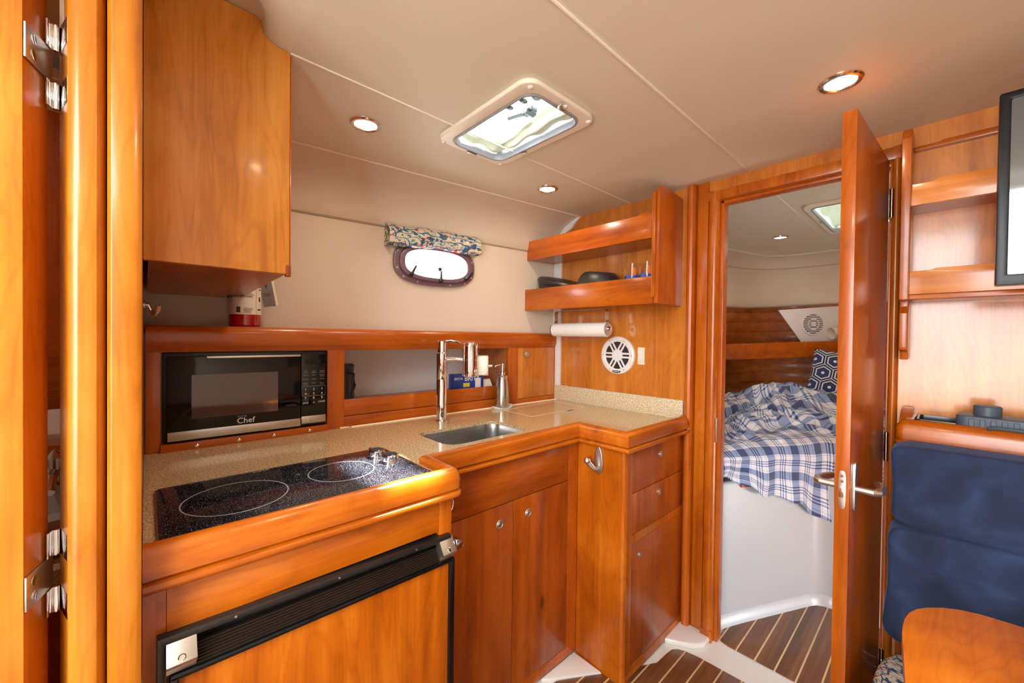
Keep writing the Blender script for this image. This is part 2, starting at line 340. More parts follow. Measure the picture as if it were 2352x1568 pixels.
# ------------------------------------------------------------------ mesh helpers
class MB:
    """collects shapes into one mesh; M places them in the world"""
    def __init__(self, M=None):
        self.bm = bmesh.new(); self.M = M or Matrix.Identity(4); self.uv = False
    def take(self, t):
        t.transform(self.M)
        bmesh.ops.recalc_face_normals(t, faces=t.faces)
        me = bpy.data.meshes.new('tmp'); t.to_mesh(me); t.free(); self.bm.from_mesh(me); bpy.data.meshes.remove(me)
        return self
    def box(self, x0, x1, y0, y1, z0, z1, bev=0, seg=2, rot=None):
        t = bmesh.new(); bmesh.ops.create_cube(t, size=1)
        for v in t.verts:
            v.co = Vector(((x0+x1)/2 + v.co.x*(x1-x0), (y0+y1)/2 + v.co.y*(y1-y0), (z0+z1)/2 + v.co.z*(z1-z0)))
        if bev: bmesh.ops.bevel(t, geom=t.edges[:], offset=bev, segments=seg, profile=.6, affect='EDGES')
        if rot: t.transform(rot)
        return self.take(t)
    def prism(self, pts, a0, a1, ax='z', bev=0, seg=2, holes=()):
        t = bmesh.new()
        def P(p, a):
            return Vector((p[0], p[1], a)) if ax == 'z' else Vector((p[0], a, p[1])) if ax == 'y' else Vector((a, p[0], p[1]))
        loops = [list(pts)] + [list(h) for h in holes]
        edges = []; bots = []; 
        for lp in loops:
            vs = [t.verts.new(P(p, a0)) for p in lp]; bots.append(vs)
            for i in range(len(vs)): edges.append(t.edges.new((vs[i], vs[(i+1) % len(vs)])))
        if holes:
            bmesh.ops.triangle_fill(t, edges=edges, use_beauty=True, use_dissolve=False)
        else:
            t.faces.new(bots[0])
        faces = t.faces[:]
        r = bmesh.ops.extrude_face_region(t, geom=faces)
        d = P((0, 0), a1) - P((0, 0), a0)
        bmesh.ops.translate(t, verts=[g for g in r['geom'] if isinstance(g, bmesh.types.BMVert)], vec=d)
        bmesh.ops.recalc_face_normals(t, faces=t.faces)
        if bev:
            es = [e for e in t.edges if len(e.link_faces) == 2 and e.calc_face_angle(0) > .5]
            bmesh.ops.bevel(t, geom=es, offset=bev, segments=seg, profile=.6, affect='EDGES')
        return self.take(t)
    def lathe(self, prof, c=(0, 0, 0), axis=(0, 0, 1), n=32, caps=True):
        t = bmesh.new(); rings = []
        for (r, h) in prof:
            if r < 1e-6: rings.append([t.verts.new((0, 0, h))])
            else: rings.append([t.verts.new((r*math.cos(2*PI*k/n), r*math.sin(2*PI*k/n), h)) for k in range(n)])
        for a, b in zip(rings, rings[1:]):
            for k in range(n):
                q = [a[k % len(a)], a[(k+1) % len(a)], b[(k+1) % len(b)], b[k % len(b)]]
                q2 = []
                for v in q:
                    if v not in q2: q2.append(v)
                if len(q2) > 2: t.faces.new(q2)
        if caps:
            for rg in (rings[0], rings[-1]):
                if len(rg) > 2: t.faces.new(rg)
        q = Vector((0, 0, 1)).rotation_difference(Vector(axis).normalized())
        t.transform(Matrix.Translation(c) @ q.to_matrix().to_4x4())
        return self.take(t)
    def cyl(self, a, b, r, n=24):
        a = Vector(a); b = Vector(b); return self.lathe([(r, 0), (r, (b-a).length)], a, b-a, n)
    def ball(self, c, r, sx=1, sy=1, sz=1):
        t = bmesh.new(); bmesh.ops.create_uvsphere(t, u_segments=24, v_segments=14, radius=r)
        t.transform(Matrix.Translation(c) @ Matrix.Diagonal((sx, sy, sz, 1))); return self.take(t)
    def tube(self, pts, r, n=10, closed=False, flat=None):
        t = bmesh.new(); pts = [Vector(p) for p in pts]; rings = []
        up = Vector((0, 0, 1)); m = len(pts)
        for i, p in enumerate(pts):
            d = (pts[(i+1) % m] - pts[i-1]) if closed else (pts[min(i+1, m-1)] - pts[max(i-1, 0)])
            d.normalize()
            s = d.cross(up)
            if s.length < 1e-4: s = d.cross(Vector((1, 0, 0)))
            s.normalize(); w = s.cross(d)
            rr = r[i] if isinstance(r, (list, tuple)) else r
            fl = flat or 1.0
            rings.append([t.verts.new(p + s*rr*math.cos(2*PI*k/n) + w*rr*fl*math.sin(2*PI*k/n)) for k in range(n)])
        pr = list(zip(rings, rings[1:])) + ([(rings[-1], rings[0])] if closed else [])
        for a, b in pr:
            for k in range(n): t.faces.new((a[k], a[(k+1) % n], b[(k+1) % n], b[k]))
        if not closed:
            t.faces.new(rings[0]); t.faces.new(rings[-1])
        return self.take(t)
    def sweep(self, path, prof, closed=False):
        """path in the XY plane (x,y[,z]); prof = closed loop of (offset to the left of travel, z)"""
        t = bmesh.new(); rings = []; m = len(path)
        P = [Vector((p[0], p[1])) for p in path]
        Z = [(p[2] if len(p) > 2 else 0) for p in path]
        for i in range(m):
            if closed or 0 < i < m-1:
                d0 = (P[i]-P[i-1]).normalized(); d1 = (P[(i+1) % m]-P[i]).normalized()
            elif i == 0: d0 = d1 = (P[1]-P[0]).normalized()
            else: d0 = d1 = (P[-1]-P[-2]).normalized()
            n0 = Vector((-d0.y, d0.x)); n1 = Vector((-d1.y, d1.x)); nn = (n0+n1)
            nn = nn / max(.25, nn.length_squared/2) if nn.length > 1e-6 else n0
            rings.append([t.verts.new((P[i].x+nn.x*o, P[i].y+nn.y*o, Z[i]+z)) for o, z in prof])
        k = len(prof); pr = list(zip(rings, rings[1:])) + ([(rings[-1], rings[0])] if closed else [])
        for a, b in pr:
            for j in range(k): t.faces.new((a[j], a[(j+1) % k], b[(j+1) % k], b[j]))
        if not closed:
            t.faces.new(rings[0]); t.faces.new(rings[-1])
        return self.take(t)
    def grid(self, f, nu, nv, uvf=None):
        t = bmesh.new(); lay = t.loops.layers.uv.new('UVMap')
        V = [[t.verts.new(f(i/nu, j/nv)) for j in range(nv+1)] for i in range(nu+1)]
        for i in range(nu):
            for j in range(nv):
                fc = t.faces.new((V[i][j], V[i+1][j], V[i+1][j+1], V[i][j+1]))
                for lp, (a, b) in zip(fc.loops, ((i, j), (i+1, j), (i+1, j+1), (i, j+1))):
                    lp[lay].uv = uvf(a/nu, b/nv) if uvf else (a/nu, b/nv)
        t.transform(self.M)
        me = bpy.data.meshes.new('tmp'); t.to_mesh(me); t.free(); self.bm.from_mesh(me); bpy.data.meshes.remove(me)
        return self
    def text(self, s, size, M, ext=.0004, align='LEFT'):
        cu = bpy.data.curves.new('t', 'FONT'); cu.body = s; cu.size = size; cu.extrude = ext; cu.align_x = align; cu.resolution_u = 3
        o = bpy.data.objects.new('t', cu); COL.objects.link(o)
        dg = bpy.context.evaluated_depsgraph_get(); me = bpy.data.meshes.new_from_object(o.evaluated_get(dg))
        me.transform(self.M @ M); self.bm.from_mesh(me)
        bpy.data.meshes.remove(me); bpy.data.objects.remove(o); bpy.data.curves.remove(cu)
        return self
    def put(self, name, mat, parent=None, label=None, smooth=28):
        me = bpy.data.meshes.new(name)
        if parent is not None:
            self.bm.transform(PM[parent.name].inverted())
        self.bm.to_mesh(me); self.bm.free()
        me.materials.append(MATS[mat] if isinstance(mat, str) else mat)
        for p in me.polygons: p.use_smooth = True
        me.set_sharp_from_angle(angle=math.radians(smooth))
        o = bpy.data.objects.new(name, me); COL.objects.link(o)
        if parent is not None:
            o.parent = parent; PM[o.name] = PM[parent.name]
        else: PM[o.name] = Matrix.Identity(4)
        if label: o['label'] = label
        return o
PM = {}
def thing(name, label, cat, loc, rotz=0, group=None):
    o = bpy.data.objects.new(name, None); COL.objects.link(o); o.empty_display_size = .05
    o.location = loc; o.rotation_euler = (0, 0, rotz)
    o['label'] = label; o['category'] = cat
    if group: o['group'] = group
    PM[o.name] = Matrix.Translation(loc) @ Matrix.Rotation(rotz, 4, 'Z')
    return o
def tag(o, label, cat, group=None):
    o['label'] = label; o['category'] = cat
    if group: o['group'] = group
    return o
def struct(o, label=None):
    o['kind'] = 'structure'
    if label: o['label'] = label
    return o
def sroot(name, loc, rotz=0, label=None):
    o = bpy.data.objects.new(name, None); COL.objects.link(o); o.empty_display_size = .05
    o.location = loc; o.rotation_euler = (0, 0, rotz); o['kind'] = 'structure'
    if label: o['label'] = label
    PM[o.name] = Matrix.Translation(loc) @ Matrix.Rotation(rotz, 4, 'Z')
    return o
def dup(root, loc, rotz=None, label=None):
    r = root.copy(); COL.objects.link(r); r.location = loc
    if rotz is not None: r.rotation_euler = (0, 0, rotz)
    if label: r['label'] = label
    for ch in list(root.children):
        c = ch.copy(); COL.objects.link(c); c.parent = r
        for g in list(ch.children):
            d = g.copy(); COL.objects.link(d); d.parent = c
    return r
def rrect(x0, x1, y0, y1, r, n=6):
    pts = []
    for cx, cy, a in ((x1-r, y0+r, -90), (x1-r, y1-r, 0), (x0+r, y1-r, 90), (x0+r, y0+r, 180)):
        for k in range(n+1):
            t = math.radians(a + 90*k/n); pts.append((cx + r*math.cos(t), cy + r*math.sin(t)))
    return pts
def arc(cx, cy, r, a0, a1, n=6):
    return [(cx + r*math.cos(math.radians(a0+(a1-a0)*k/n)), cy + r*math.sin(math.radians(a0+(a1-a0)*k/n))) for k in range(n+1)]
def lerp(a, b, t): return a + (b-a)*t

# ================================================================== SETTING
YB = 1.80                                    # aft face of the forward bulkhead
def hull_x(y): return -1.583 + .118*(y - 1.80)
# floor moulding
struct(MB().box(-1.9, 1.6, -1.2, 4.1, -.06, 0).put('floor', 'gelcoat'))
# ceiling with two hatch cut-outs
HATCH = (-1.163, -.767, .765, .995)
HATCH2 = (-.475, -.03, 2.47, 3.12)
ceil_out = [(-1.62, .256), (1.4, .256), (1.4, 1.83), (1.05, 3.0), (.65, 3.84), (-.56, 3.84)] + \
    [(-.73, 3.83), (-.86, 3.81), (-.96, 3.75), (-1.02, 3.67)] + [(-1.16, 3.17), (-1.42, 1.80)]
OG = [(.256, 1.98), (.233, 1.983), (.214, 1.990), (.203, 2.001), (.199, 2.015), (.197, 2.026), (.186, 2.033), (.15, 2.035)]
def ogee(u, v):
    x = -1.62 + 3.02*u**2.2
    k = v*(len(OG)-1); i = min(int(k), len(OG)-2); f = k-i
    y0 = OG[i][0] + (OG[i+1][0]-OG[i][0])*f; z0 = OG[i][1] + (OG[i+1][1]-OG[i][1])*f
    y1 = .256 - .50*v; q = 1.98 + .0545*(3*v*v - 2*v*v*v)
    w = min(1, max(0, (x + 1.06)/.30)); w = w*w*(3-2*w)
    return Vector((x, y0*(1-w) + y1*w, z0*(1-w) + q*w))
struct(MB().prism(ceil_out, 1.98, 2.06, 'z', holes=[rrect(*HATCH, .045), rrect(*HATCH2, .05)])
       .grid(ogee, 60, 24)
       .prism([(-1.9, .16), (-1.9, -.95), (-.35, -.95), (-.35, -.38), (.55, -.38), (.55, -.95), (1.4, -.95), (1.4, .16)], 2.035, 2.06, 'z')
       .put('ceiling', 'ceiling_vinyl', smooth=50))
struct(MB().box(-1.0855, -1.0815, .258, YB, 1.9765, 1.982, .001).put('trim_1', 'hatch_white'), 'welt seam along the headliner, outboard')
struct(MB().box(-.547, -.542, .258, YB, 1.9755, 1.982, .001).put('trim_2', 'hatch_white'), 'welt seam along the headliner, inboard')
struct(MB().box(-.547, -.543, YB+.03, 3.8, 1.9775, 1.982, .001).put('trim_3', 'hatch_white'), 'welt seam on the berth headliner')
# port hull side, with the portlight hole, and its cove up to the ceiling
HD = Vector((.118, 1, 0)).normalized()
MH = Matrix((HD, Vector((0, 0, 1)), Vector((HD.y, -HD.x, 0)))).transposed().to_4x4()   # local x along the hull, y up, z inboard
MH.translation = (hull_x(1.03), 1.03, 0)
def stadium(cx, cy, w, h, n=10):
    r = h/2; a = w/2 - r
    return [(cx+a+r*math.cos(t), cy+r*math.sin(t)) for t in [math.radians(-90+180*k/n) for k in range(n+1)]] + \
           [(cx-a+r*math.cos(t), cy+r*math.sin(t)) for t in [math.radians(90+180*k/n) for k in range(n+1)]]
PLZ = 1.640
def sup(cx, cy, w, h, e=2.7, n=44):
    o = []
    for k in range(n):
        t = 2*PI*k/n; c, s = math.cos(t), math.sin(t)
        o.append((cx + w/2*math.copysign(abs(c)**(2/e), c), cy + h/2*math.copysign(abs(s)**(2/e), s)))
    return o
wp = MB(MH)
wp.prism([(-2.1, 1.302), (.80, 1.302), (.80, 1.787), (-2.1, 1.787)], -.03, 0, 'z', holes=[sup(0, PLZ, .345, .150)])
cove = [(0, 1.789), (.004, 1.792), (.012, 1.83), (.030, 1.875), (.055, 1.910), (.085, 1.937), (.125, 1.957), (.165, 1.972), (.20, 1.981), (.20, 2.0), (-.03, 2.0), (-.03, 1.789)]
wp.prism([(c[1], c[0]) for c in cove], -2.1, .78, 'x')
struct(wp.put('wall_port', 'vinyl', smooth=50))
struct(MB(MH).prism([(1.783, 0), (1.783, .004), (1.787, .006), (1.7905, .004), (1.7905, 0)], -1.4, .775, 'x').put('trim_4', 'seam_grey'), 'thin shadow-dark seam bead along the port hull lining')  # bead colour darkened to stand for the shadow line of the seam
struct(MB(MH).tube([(x_, 1.9775, .188) for x_ in (-1.4, -.5, .2, .772)], .0035, 8).put('trim_16', 'hatch_white'), 'pale welt where the headliner meets the port hull lining')
struct(MB(MH).box(-2.1, .83, .0, 1.31, -.245, -.215).box(-2.1, .83, 1.296, 1.3025, -.245, -.001).put('wall_port_lower', 'niche_white'), 'pale hull side behind the lockers')
# cove moulding in the corner of hull side and bulkhead
struct(MB().prism([(-1.578, .90), (-1.522, .90), (-1.522, 1.862), (-1.515, 1.885), (-1.497, 1.903), (-1.472, 1.913), (-1.447, 1.926), (-1.432, 1.945), (-1.418, 1.957), (-1.39, 1.979), (-1.412, 1.980), (-1.452, 1.967), (-1.498, 1.942), (-1.535, 1.905), (-1.566, 1.840), (-1.578, 1.79)], YB-.016, YB, 'y', bev=.003)
       .put('trim_5', 'white_plastic'), 'white corner moulding between hull lining and bulkhead')
# forward bulkhead with the doorway
OX0, OX1, OZ = -.655, -.124, 1.889
struct(MB().prism([(-2.0, 0), (OX0, 0), (OX0, OZ), (OX1, OZ), (OX1, 0), (1.4, 0), (1.4, 1.99), (-1.42, 1.99), (-1.62, 1.90), (-1.62, 1.32), (-2.0, 1.32)], YB, YB+.03, 'y').put('wall_forward', 'veneer_z'))
def half_round(x0, x1, y1, d, n=6):
    c = (x0+x1)/2; r = (x1-x0)/2
    return [(x0, y1)] + [(c - r*math.cos(PI*k/n), y1 - d*math.sin(PI*k/n)**.6) for k in range(n+1)] + [(x1, y1)]
def foot(x0, x1, slope=.0): return None
struct(MB().prism(half_round(-.788, -.748, YB, .034), .02, 1.979, 'z').put('trim_6', 'redcherry_z'), 'tall half-round cherry post on the bulkhead')
cas = MB().box(-.744, -.700, YB-.012, YB, .03, 1.978, .002)
struct(cas.put('trim_7', 'cherry_z'), 'flat cherry batten beside the door casing')
# door casing (left, head, right) and its rebate
dc = MB()
dc.prism(half_round(-.700, -.655, YB, .024), .045, 1.931, 'z')
dc.prism([(-.700, .012), (-.655, .0), (-.655, .05), (-.700, .05)], YB-.024, YB, 'y')
dc.prism([(-.700, 1.889), (-.100, 1.889), (-.100, 1.930), (-.700, 1.930)], YB-.022, YB, 'y', bev=.006)
dc.prism(half_round(-.124, -.100, YB, .022), .0, 1.931, 'z')
struct(dc.put('trim_8', 'cherry_z', smooth=50), 'cherry door casing')
ds = MB()
ds.box(-.655, -.640, YB+.004, YB+.05, 0.0, 1.889, .003)
ds.box(-.655, -.124, YB+.004, YB+.05, 1.876, 1.889, .003)
ds.box(-.130, -.124, YB+.004, YB+.05, 0.0, 1.889, .002)
struct(ds.put('trim_9', 'redcherry_z'), 'inner door stop of the berth doorway')
struct(MB().box(-.6545, -.6515, YB-.014, YB+.004, .86, .965, .001).put('trim_10', 'nickel'), 'metal strike plate on the door frame')
# aft wall with the companionway opening, starboard side, head partition
struct(MB().prism([(-2.2, 0), (1.4, 0), (1.4, 2.06), (.55, 2.06), (.55, .85), (-.35, .85), (-.35, 2.06), (-2.2, 2.06)], -.98, -.95, 'y').put('wall_aft', 'vinyl'))
struct(MB().prism([(-.95, 0), (1.80, 0), (1.80, 2.05), (-.95, 2.05)], 1.36, 1.40, 'x').put('wall_starboard', 'vinyl'))
struct(MB().box(-2.25, -.853, -.034, -.004, 0, 2.034).put('wall_partition', 'cherry_z'))
# galley end post (rounded) and door jamb of the head
struct(MB().prism([(-.853, -.004), (-.853, -.040), (-.806, -.040), (-.800, -.036), (-.798, -.024), (-.799, -.012), (-.803, -.0035)], 0, 2.034, 'z', bev=.001)
       .put('trim_11', 'honeycherry_z', smooth=60), 'rounded cherry post at the aft end of the galley')
struct(MB().prism([(-.853, -.040), (-.815, -.042), (-.806, -.046), (-.802, -.050), (-.800, -.066), (-.8015, -.071), (-.8065, -.0775), (-.850, -.0892), (-.853, -.0892)], 0, 2.034, 'z', bev=.0008)
       .put('trim_12', 'honeycherry_z', smooth=60), 'cherry door jamb with hinges')
struct(MB().box(-.840, -.800, -.95, -.62, 0, 2.034, .004).put('trim_13', 'cherry_z'), 'far jamb of the head doorway')
# teak and holly sole boards
sal = [(-.875, 1.298), (-.97, 1.143), (-.985, 1.05), (-.985, -.90), (.62, -.90), (.62, 1.668), (-.506, 1.668), (-.66, 1.660), (-.706, 1.651), (-.734, 1.638), (-.749, 1.617), (-.754, 1.577), (-.758, 1.508), (-.791, 1.448), (-.80, 1.32)]
tag(MB().prism(sal, 0, .005, 'z', bev=.001).put('teak_sole_board', 'teak'), 'teak and holly sole board in front of the galley lockers', 'floor board')
vb = [(-.648, 1.915), (-.644, 1.845), (-.632, 1.825), (-.600, 1.818), (.25, 1.818), (.25, 2.45), (-.350, 2.452)] + [(-.372, 2.451), (-.392, 2.444), (-.410, 2.432), (-.432, 2.402)] + [(-.50, 2.258), (-.617, 2.012)]
tag(MB().prism(vb, 0, .005, 'z', bev=.001).put('teak_sole_board', 'teak'), 'teak and holly sole board beyond the doorway, at the foot of the berth', 'floor board')
# white step beside the threshold and white toe ledge under the peninsula locker
struct(MB().prism([(-.79, 1.63), (-.73, 1.66), (-.685, 1.69), (-.66, 1.73), (-.66, 1.80), (-.80, 1.80)], 0, .024, 'z', bev=.01, seg=3).put('trim_14', 'gelcoat', smooth=60), 'moulded white ledge at the foot of the doorway')

# ------------------------------------------------------------------ forward berth compartment
wall_pts = [(-1.56, 1.83), (-1.30, 3.12), (-1.19, 3.58)] + [(-1.165, 3.68), (-1.12, 3.78), (-1.04, 3.87), (-.93, 3.93), (-.80, 3.955)] + [(-.4, 3.965), (.3, 3.965), (.75, 3.90), (1.05, 3.3), (1.45, 1.83)]
rise = [0, .012, .018, .020, .024, .028, .032, .036, .042, .045, .045, .04, .0]
wl_path = [(p[0], p[1], r) for p, r in zip(wall_pts, rise)]
# walking from port aft round to starboard the inside lies on the right: negative offsets go inboard
struct(MB().sweep(wl_path, [(.02, 1.545), (-.012, 1.545), (-.028, 1.552), (-.034, 1.565), (-.030, 1.60), (-.012, 1.865), (.02, 1.865)]).put('wall_berth', 'vinyl', smooth=60))
struct(MB().sweep([(p[0], p[1], 0) for p in wall_pts], [(.02, 1.86), (-.010, 1.872), (-.014, 1.895), (-.030, 1.93), (-.065, 1.962), (-.115, 1.975), (-.17, 1.981), (-.17, 2.0), (.02, 2.0)]).put('wall_berth_cove', 'vinyl', smooth=60))
pk = [(.03, .60)]
z = .60
while z < 1.56:
    pk += [(-.008, z+.001), (-.0105, z+.005), (-.012, z+.04), (-.0105, z+.077), (-.008, z+.081)]; z += .082
pk += [(.03, z)]
struct(MB().sweep([(p[0], p[1], r) for p, r in zip(wall_pts, rise)], pk).put('wall_berth_planking', 'hull_plank', smooth=30))
struct(MB().sweep([(p[0], p[1], 0) for p in wall_pts], [(-.168, 1.974), (-.160, 1.974), (-.160, 1.982), (-.168, 1.982)]).put('trim_17', 'hatch_white'), 'welt around the berth headliner')
struct(MB().sweep([(p[0], p[1], 0) for p in wall_pts], [(-.0165, 1.893), (-.012, 1.893), (-.012, 1.897), (-.0165, 1.897)]).put('trim_18', 'seam_grey'), 'thin seam around the berth lining')
struct(MB().box(-1.7, 1.6, 4.0, 4.03, 0, 2.05).put('wall_bow', 'vinyl'))
# moulded berth base
bb = [(-1.5, 1.835), (-.690, 1.835), (-.684, 1.87), (-.66, 1.925), (-.617, 2.021), (-.502, 2.260), (-.438, 2.392), (-.424, 2.418), (-.405, 2.440), (-.378, 2.452), (-.35, 2.455), (.9, 2.455), (.95, 3.4), (.6, 3.94), (-.9, 3.92), (-1.15, 3.6)]
t = thing('berth_platform', 'moulded white berth base beneath the plaid bedding', 'bed base', (-.6, 3.0, 0))
MB().prism(bb, 0, .655, 'z', bev=.012, seg=3).put('base', 'berth_white', t, smooth=60)
MB().sweep([(-.625, 2.008), (-.545, 2.175)], [(0, .625), (-.012, .625), (-.012, .660), (0, .660)]).put('trim_board', 'redcherry_y', t)
sk = MB().sweep([(-.690, 1.84), (-.66, 1.925), (-.617, 2.021), (-.502, 2.260), (-.438, 2.392), (-.415, 2.430), (-.378, 2.4525), (-.35, 2.456), (.5, 2.456)], [(.01, .0), (-.018, .0), (-.014, .012), (-.004, .05), (.01, .06)])
sk.put('skirting_cove', 'berth_white', t, smooth=60)

# ------------------------------------------------------------------ bedding
Fp = [(-.690, 1.836), (-.655, 1.90), (-.508, 2.21), (-.385, 2.48), (-.30, 2.53), (-.10, 2.56), (.45, 2.58)]
Bp = [(-1.50, 1.87), (-1.42, 2.4), (-1.22, 3.30), (-1.00, 3.78), (-.70, 3.90), (-.2, 3.92), (.6, 3.9)]
Hm = [.685, .675, .555, .425, .40, .40, .40]
def pl(pts, t):
    L = [0]
    for a, b in zip(pts, pts[1:]): L.append(L[-1] + math.dist(a, b))
    d = t*L[-1]
    for i in range(len(pts)-1):
        if d <= L[i+1] + 1e-9:
            k = (d-L[i])/max(1e-9, L[i+1]-L[i]); return tuple(lerp(a, b, k) for a, b in zip(pts[i], pts[i+1])), i + k
    return pts[-1], len(pts)-1
def fold(x, y):
    p = Vector((x*2.2, y*2.2, 3.1))
    w = Vector((noise.noise(p), noise.noise(p + Vector((9, 4, 1))), 0))
    q = Vector((x*5.0, y*5.0, 0)) + w*1.9
    a = noise.noise(q*.9); b_ = 1 - abs(noise.noise(q*1.7 + Vector((5, 5, 5))))*2.0
    return a*.045 + max(0, b_)*.042
def bed(u, v):
    (fx, fy), k = pl(Fp, u); (bx, by), _ = pl(Bp, u)
    i = min(int(k), len(Hm)-2); hem = lerp(Hm[i], Hm[i+1], k-i)
    hem += .012*math.sin(u*26) + .008*math.sin(u*61)
    top = .815
    tv = .80
    if v < tv:
        s = v/tv
        x = lerp(bx, fx, s); y = lerp(by, fy, s)
        amp = min(1, s*3.0)*min(1, (1-s)*4.5)
        z_ = top + fold(x, y)*amp + .10*math.exp(-((s-.45)/.25)**2)*max(0, .6+noise.noise(Vector((x*2.6, y*2.0, 7))))
        z_ += .04*math.exp(-((s-.02)/.12)**2)
        z_ += .10*math.exp(-((x+.72)/.30)**2 - ((y-3.35)/.40)**2) + .018*noise.noise(Vector((x*15, y*15, 1)))*amp
        edge = max(0, (s-.93)/.07); z_ -= .022*edge*edge
    else:
        s = (v-tv)/(1-tv)
        d = Vector((fx, fy)) - Vector((bx, by)); d.normalize()
        out = .024*min(1, s*6) + .012*math.sin(u*40 + 2*s)*s + .010*noise.noise(Vector((u*14, s*2, 0)))*s
        x = fx + d.x*out; y = fy + d.y*out
        z_ = lerp(top-.022, hem, s)
    return Vector((x, y, z_))
def beduv(u, v):
    (fx, fy), _ = pl(Fp, u); (bx, by), _ = pl(Bp, u)
    tv = .80
    lu = u*1.50
    if v < tv: lv = (v/tv)*.95
    else: lv = .95 + (v-tv)/(1-tv)*.30
    w = noise.noise(Vector((u*7, lv*5, 2)))*.05*(1 if v < tv*.85 else .25) 
    return (lu + w + .02, lv + w*1.2 - .03)
t = thing('bedding', 'rumpled blue and white plaid duvet on the berth', 'bedding', (-.7, 2.8, .66))
MB().grid(bed, 150, 130, beduv).put('duvet', 'plaid', t, smooth=180)
def rbox(mb, c, sx, sy, sz, e=4.0, nu=48, nv=24, M=None, wr=0.0, seed=0, uvk=1.0):
    """pillow-like superellipsoid block"""
    M = M or Matrix.Identity(4)
    def sp(v, p): return math.copysign(abs(v)**p, v)
    def f(u, v):
        a = 2*PI*u; b_ = PI*(v-.5)
        cb = abs(math.cos(b_))**(2/e)
        p = Vector((sx/2*cb*sp(math.cos(a), 2/e), sy/2*cb*sp(math.sin(a), 2/e), sz/2*sp(math.sin(b_), 2/e)))
        if wr: p += p.normalized()*wr*noise.noise(p*7 + Vector((seed, 0, 0)))
        return M @ (Vector(c) + p)
    return mb.grid(f, nu, nv, lambda u, v: (u*(sx+sy)*2*uvk, v*sz*1.6*uvk))
def pillow(mb, M, w, h, th):
    def f(side):
        def g(u, v):
            a, b_ = u*2-1, v*2-1
            k = max(0, (1-a**4))**.5 * max(0, (1-b_**4))**.5
            px = a*w/2*(1-.05*(1-abs(b_))**1); py = b_*h/2*(1-.05*(1-abs(a)))
            return M @ Vector((px, py, side*th/2*k**.8))
        return g
    mb.grid(f(1), 26, 26, lambda u, v: ((u-.5)*w, (v-.5)*h)); mb.grid(f(-1), 26, 26, lambda u, v: ((u-.5)*w, (v-.5)*h))
    return mb
Mp = Matrix.Translation((-.475, 3.52, 1.045)) @ Matrix.Rotation(math.radians(12), 4, 'Z') @ Matrix.Rotation(math.radians(72), 4, 'X') @ Matrix.Rotation(math.radians(-10), 4, 'Z')
tag(pillow(MB(), Mp, .36, .36, .11).put('throw_pillow', 'hex', smooth=180), 'navy throw pillow with white hexagon lines on the berth', 'pillow')
# diagonal shelf with fiddle board over the berth head
dS = Vector((.693, .721, 0)); nS = Vector((.721, -.693, 0)); L0 = Vector((-1.20, 3.12, 0))
MS = Matrix((dS, nS, Vector((0, 0, 1)))).transposed().to_4x4(); MS.translation = L0   # x along, y inboard, z up
t = thing('berth_shelf', 'varnished wooden shelf with a deep fiddle board across the berth head', 'shelf', (-.8, 3.5, 1.15))
sh = MB(MS @ Matrix.Rotation(math.radians(-2.7), 4, 'Y')); sh.box(-.35, 1.35, -.020, 0, 1.140, 1.256, .005).put('fiddle_board', 'redcherry_x', t)
MB(MS @ Matrix.Rotation(math.radians(-2.7), 4, 'Y')).box(-.35, 1.35, -.24, -.020, 1.150, 1.168).put('shelf_board', 'redcherry_x', t)
# white triangular speaker panel standing on that shelf
t = thing('speaker_panel', 'white angled panel with a round grille on the berth shelf', 'speaker', tuple(MS @ Vector((.8, -.10, 1.29))))
MPn = MS @ Matrix.Translation((0, -.10, 0))
sp_pts = [(.574, 1.532), (.795, 1.232), (1.30, 1.232), (1.30, 1.590)]
MB(MPn).prism(sp_pts, -.012, 0, 'y', bev=.002).put('panel', 'white_plastic', t)
Mc = MPn @ Matrix.Translation((.835, 0, 1.427)) @ Matrix.Rotation(-PI/2, 4, 'X')     # local z inboard
MB(Mc).lathe([(.086, 0), (.090, .004), (.086, .012), (.078, .013), (.076, .008), (.001, .006)], n=40).put('speaker_ring', 'white_plastic', t)
g = MB(Mc)
MB(Mc).lathe([(.074, .008), (.001, .0085)], n=32).put('speaker_cone', 'dark_cone', t)
for k in range(9):
    y = -.062 + k*.0155; w = math.sqrt(max(0, .073**2 - y*y)); g.box(-w, w, y-.0045, y+.0045, .009, .014)
g.tube([(.040*math.cos(a), .040*math.sin(a), .013) for a in [2*PI*k/24 for k in range(24)]], .0035, 6, closed=True)
g.lathe([(.018, .008), (.018, .016), (.001, .017)], n=20)
g.put('grille', 'white_plastic', t)
# reading lamp on that panel
t = thing('reading_lamp', 'small cream reading lamp beside the berth speaker panel', 'lamp', tuple(MPn @ Vector((1.0, .03, 1.36))))
Ml = MPn @ Matrix.Translation((1.005, .0, 1.37))
MB(Ml).lathe([(.03, 0), (.03, .012), (.012, .018), (.012, .05)], axis=(0, 1, 0)).put('mount', 'cream_plastic', t)
MB(Ml @ Matrix.Translation((-.01, .05, 0)) @ Matrix.Rotation(math.radians(35), 4, 'Z')).lathe([(.02, -.045), (.034, -.03), (.046, .03), (.048, .055), (.044, .055), (.030, -.02)], axis=(-.8, .5, -.25), n=28, caps=False).put('lamp_shade', 'cream_plastic', t)

# ================================================================== GALLEY
ZC, ZR = .935, .960          # worktop surface, top of its fiddle rail
XF, XS, XP = -.865, -1.006, -.787            # faces of fridge locker, sink locker, peninsula locker
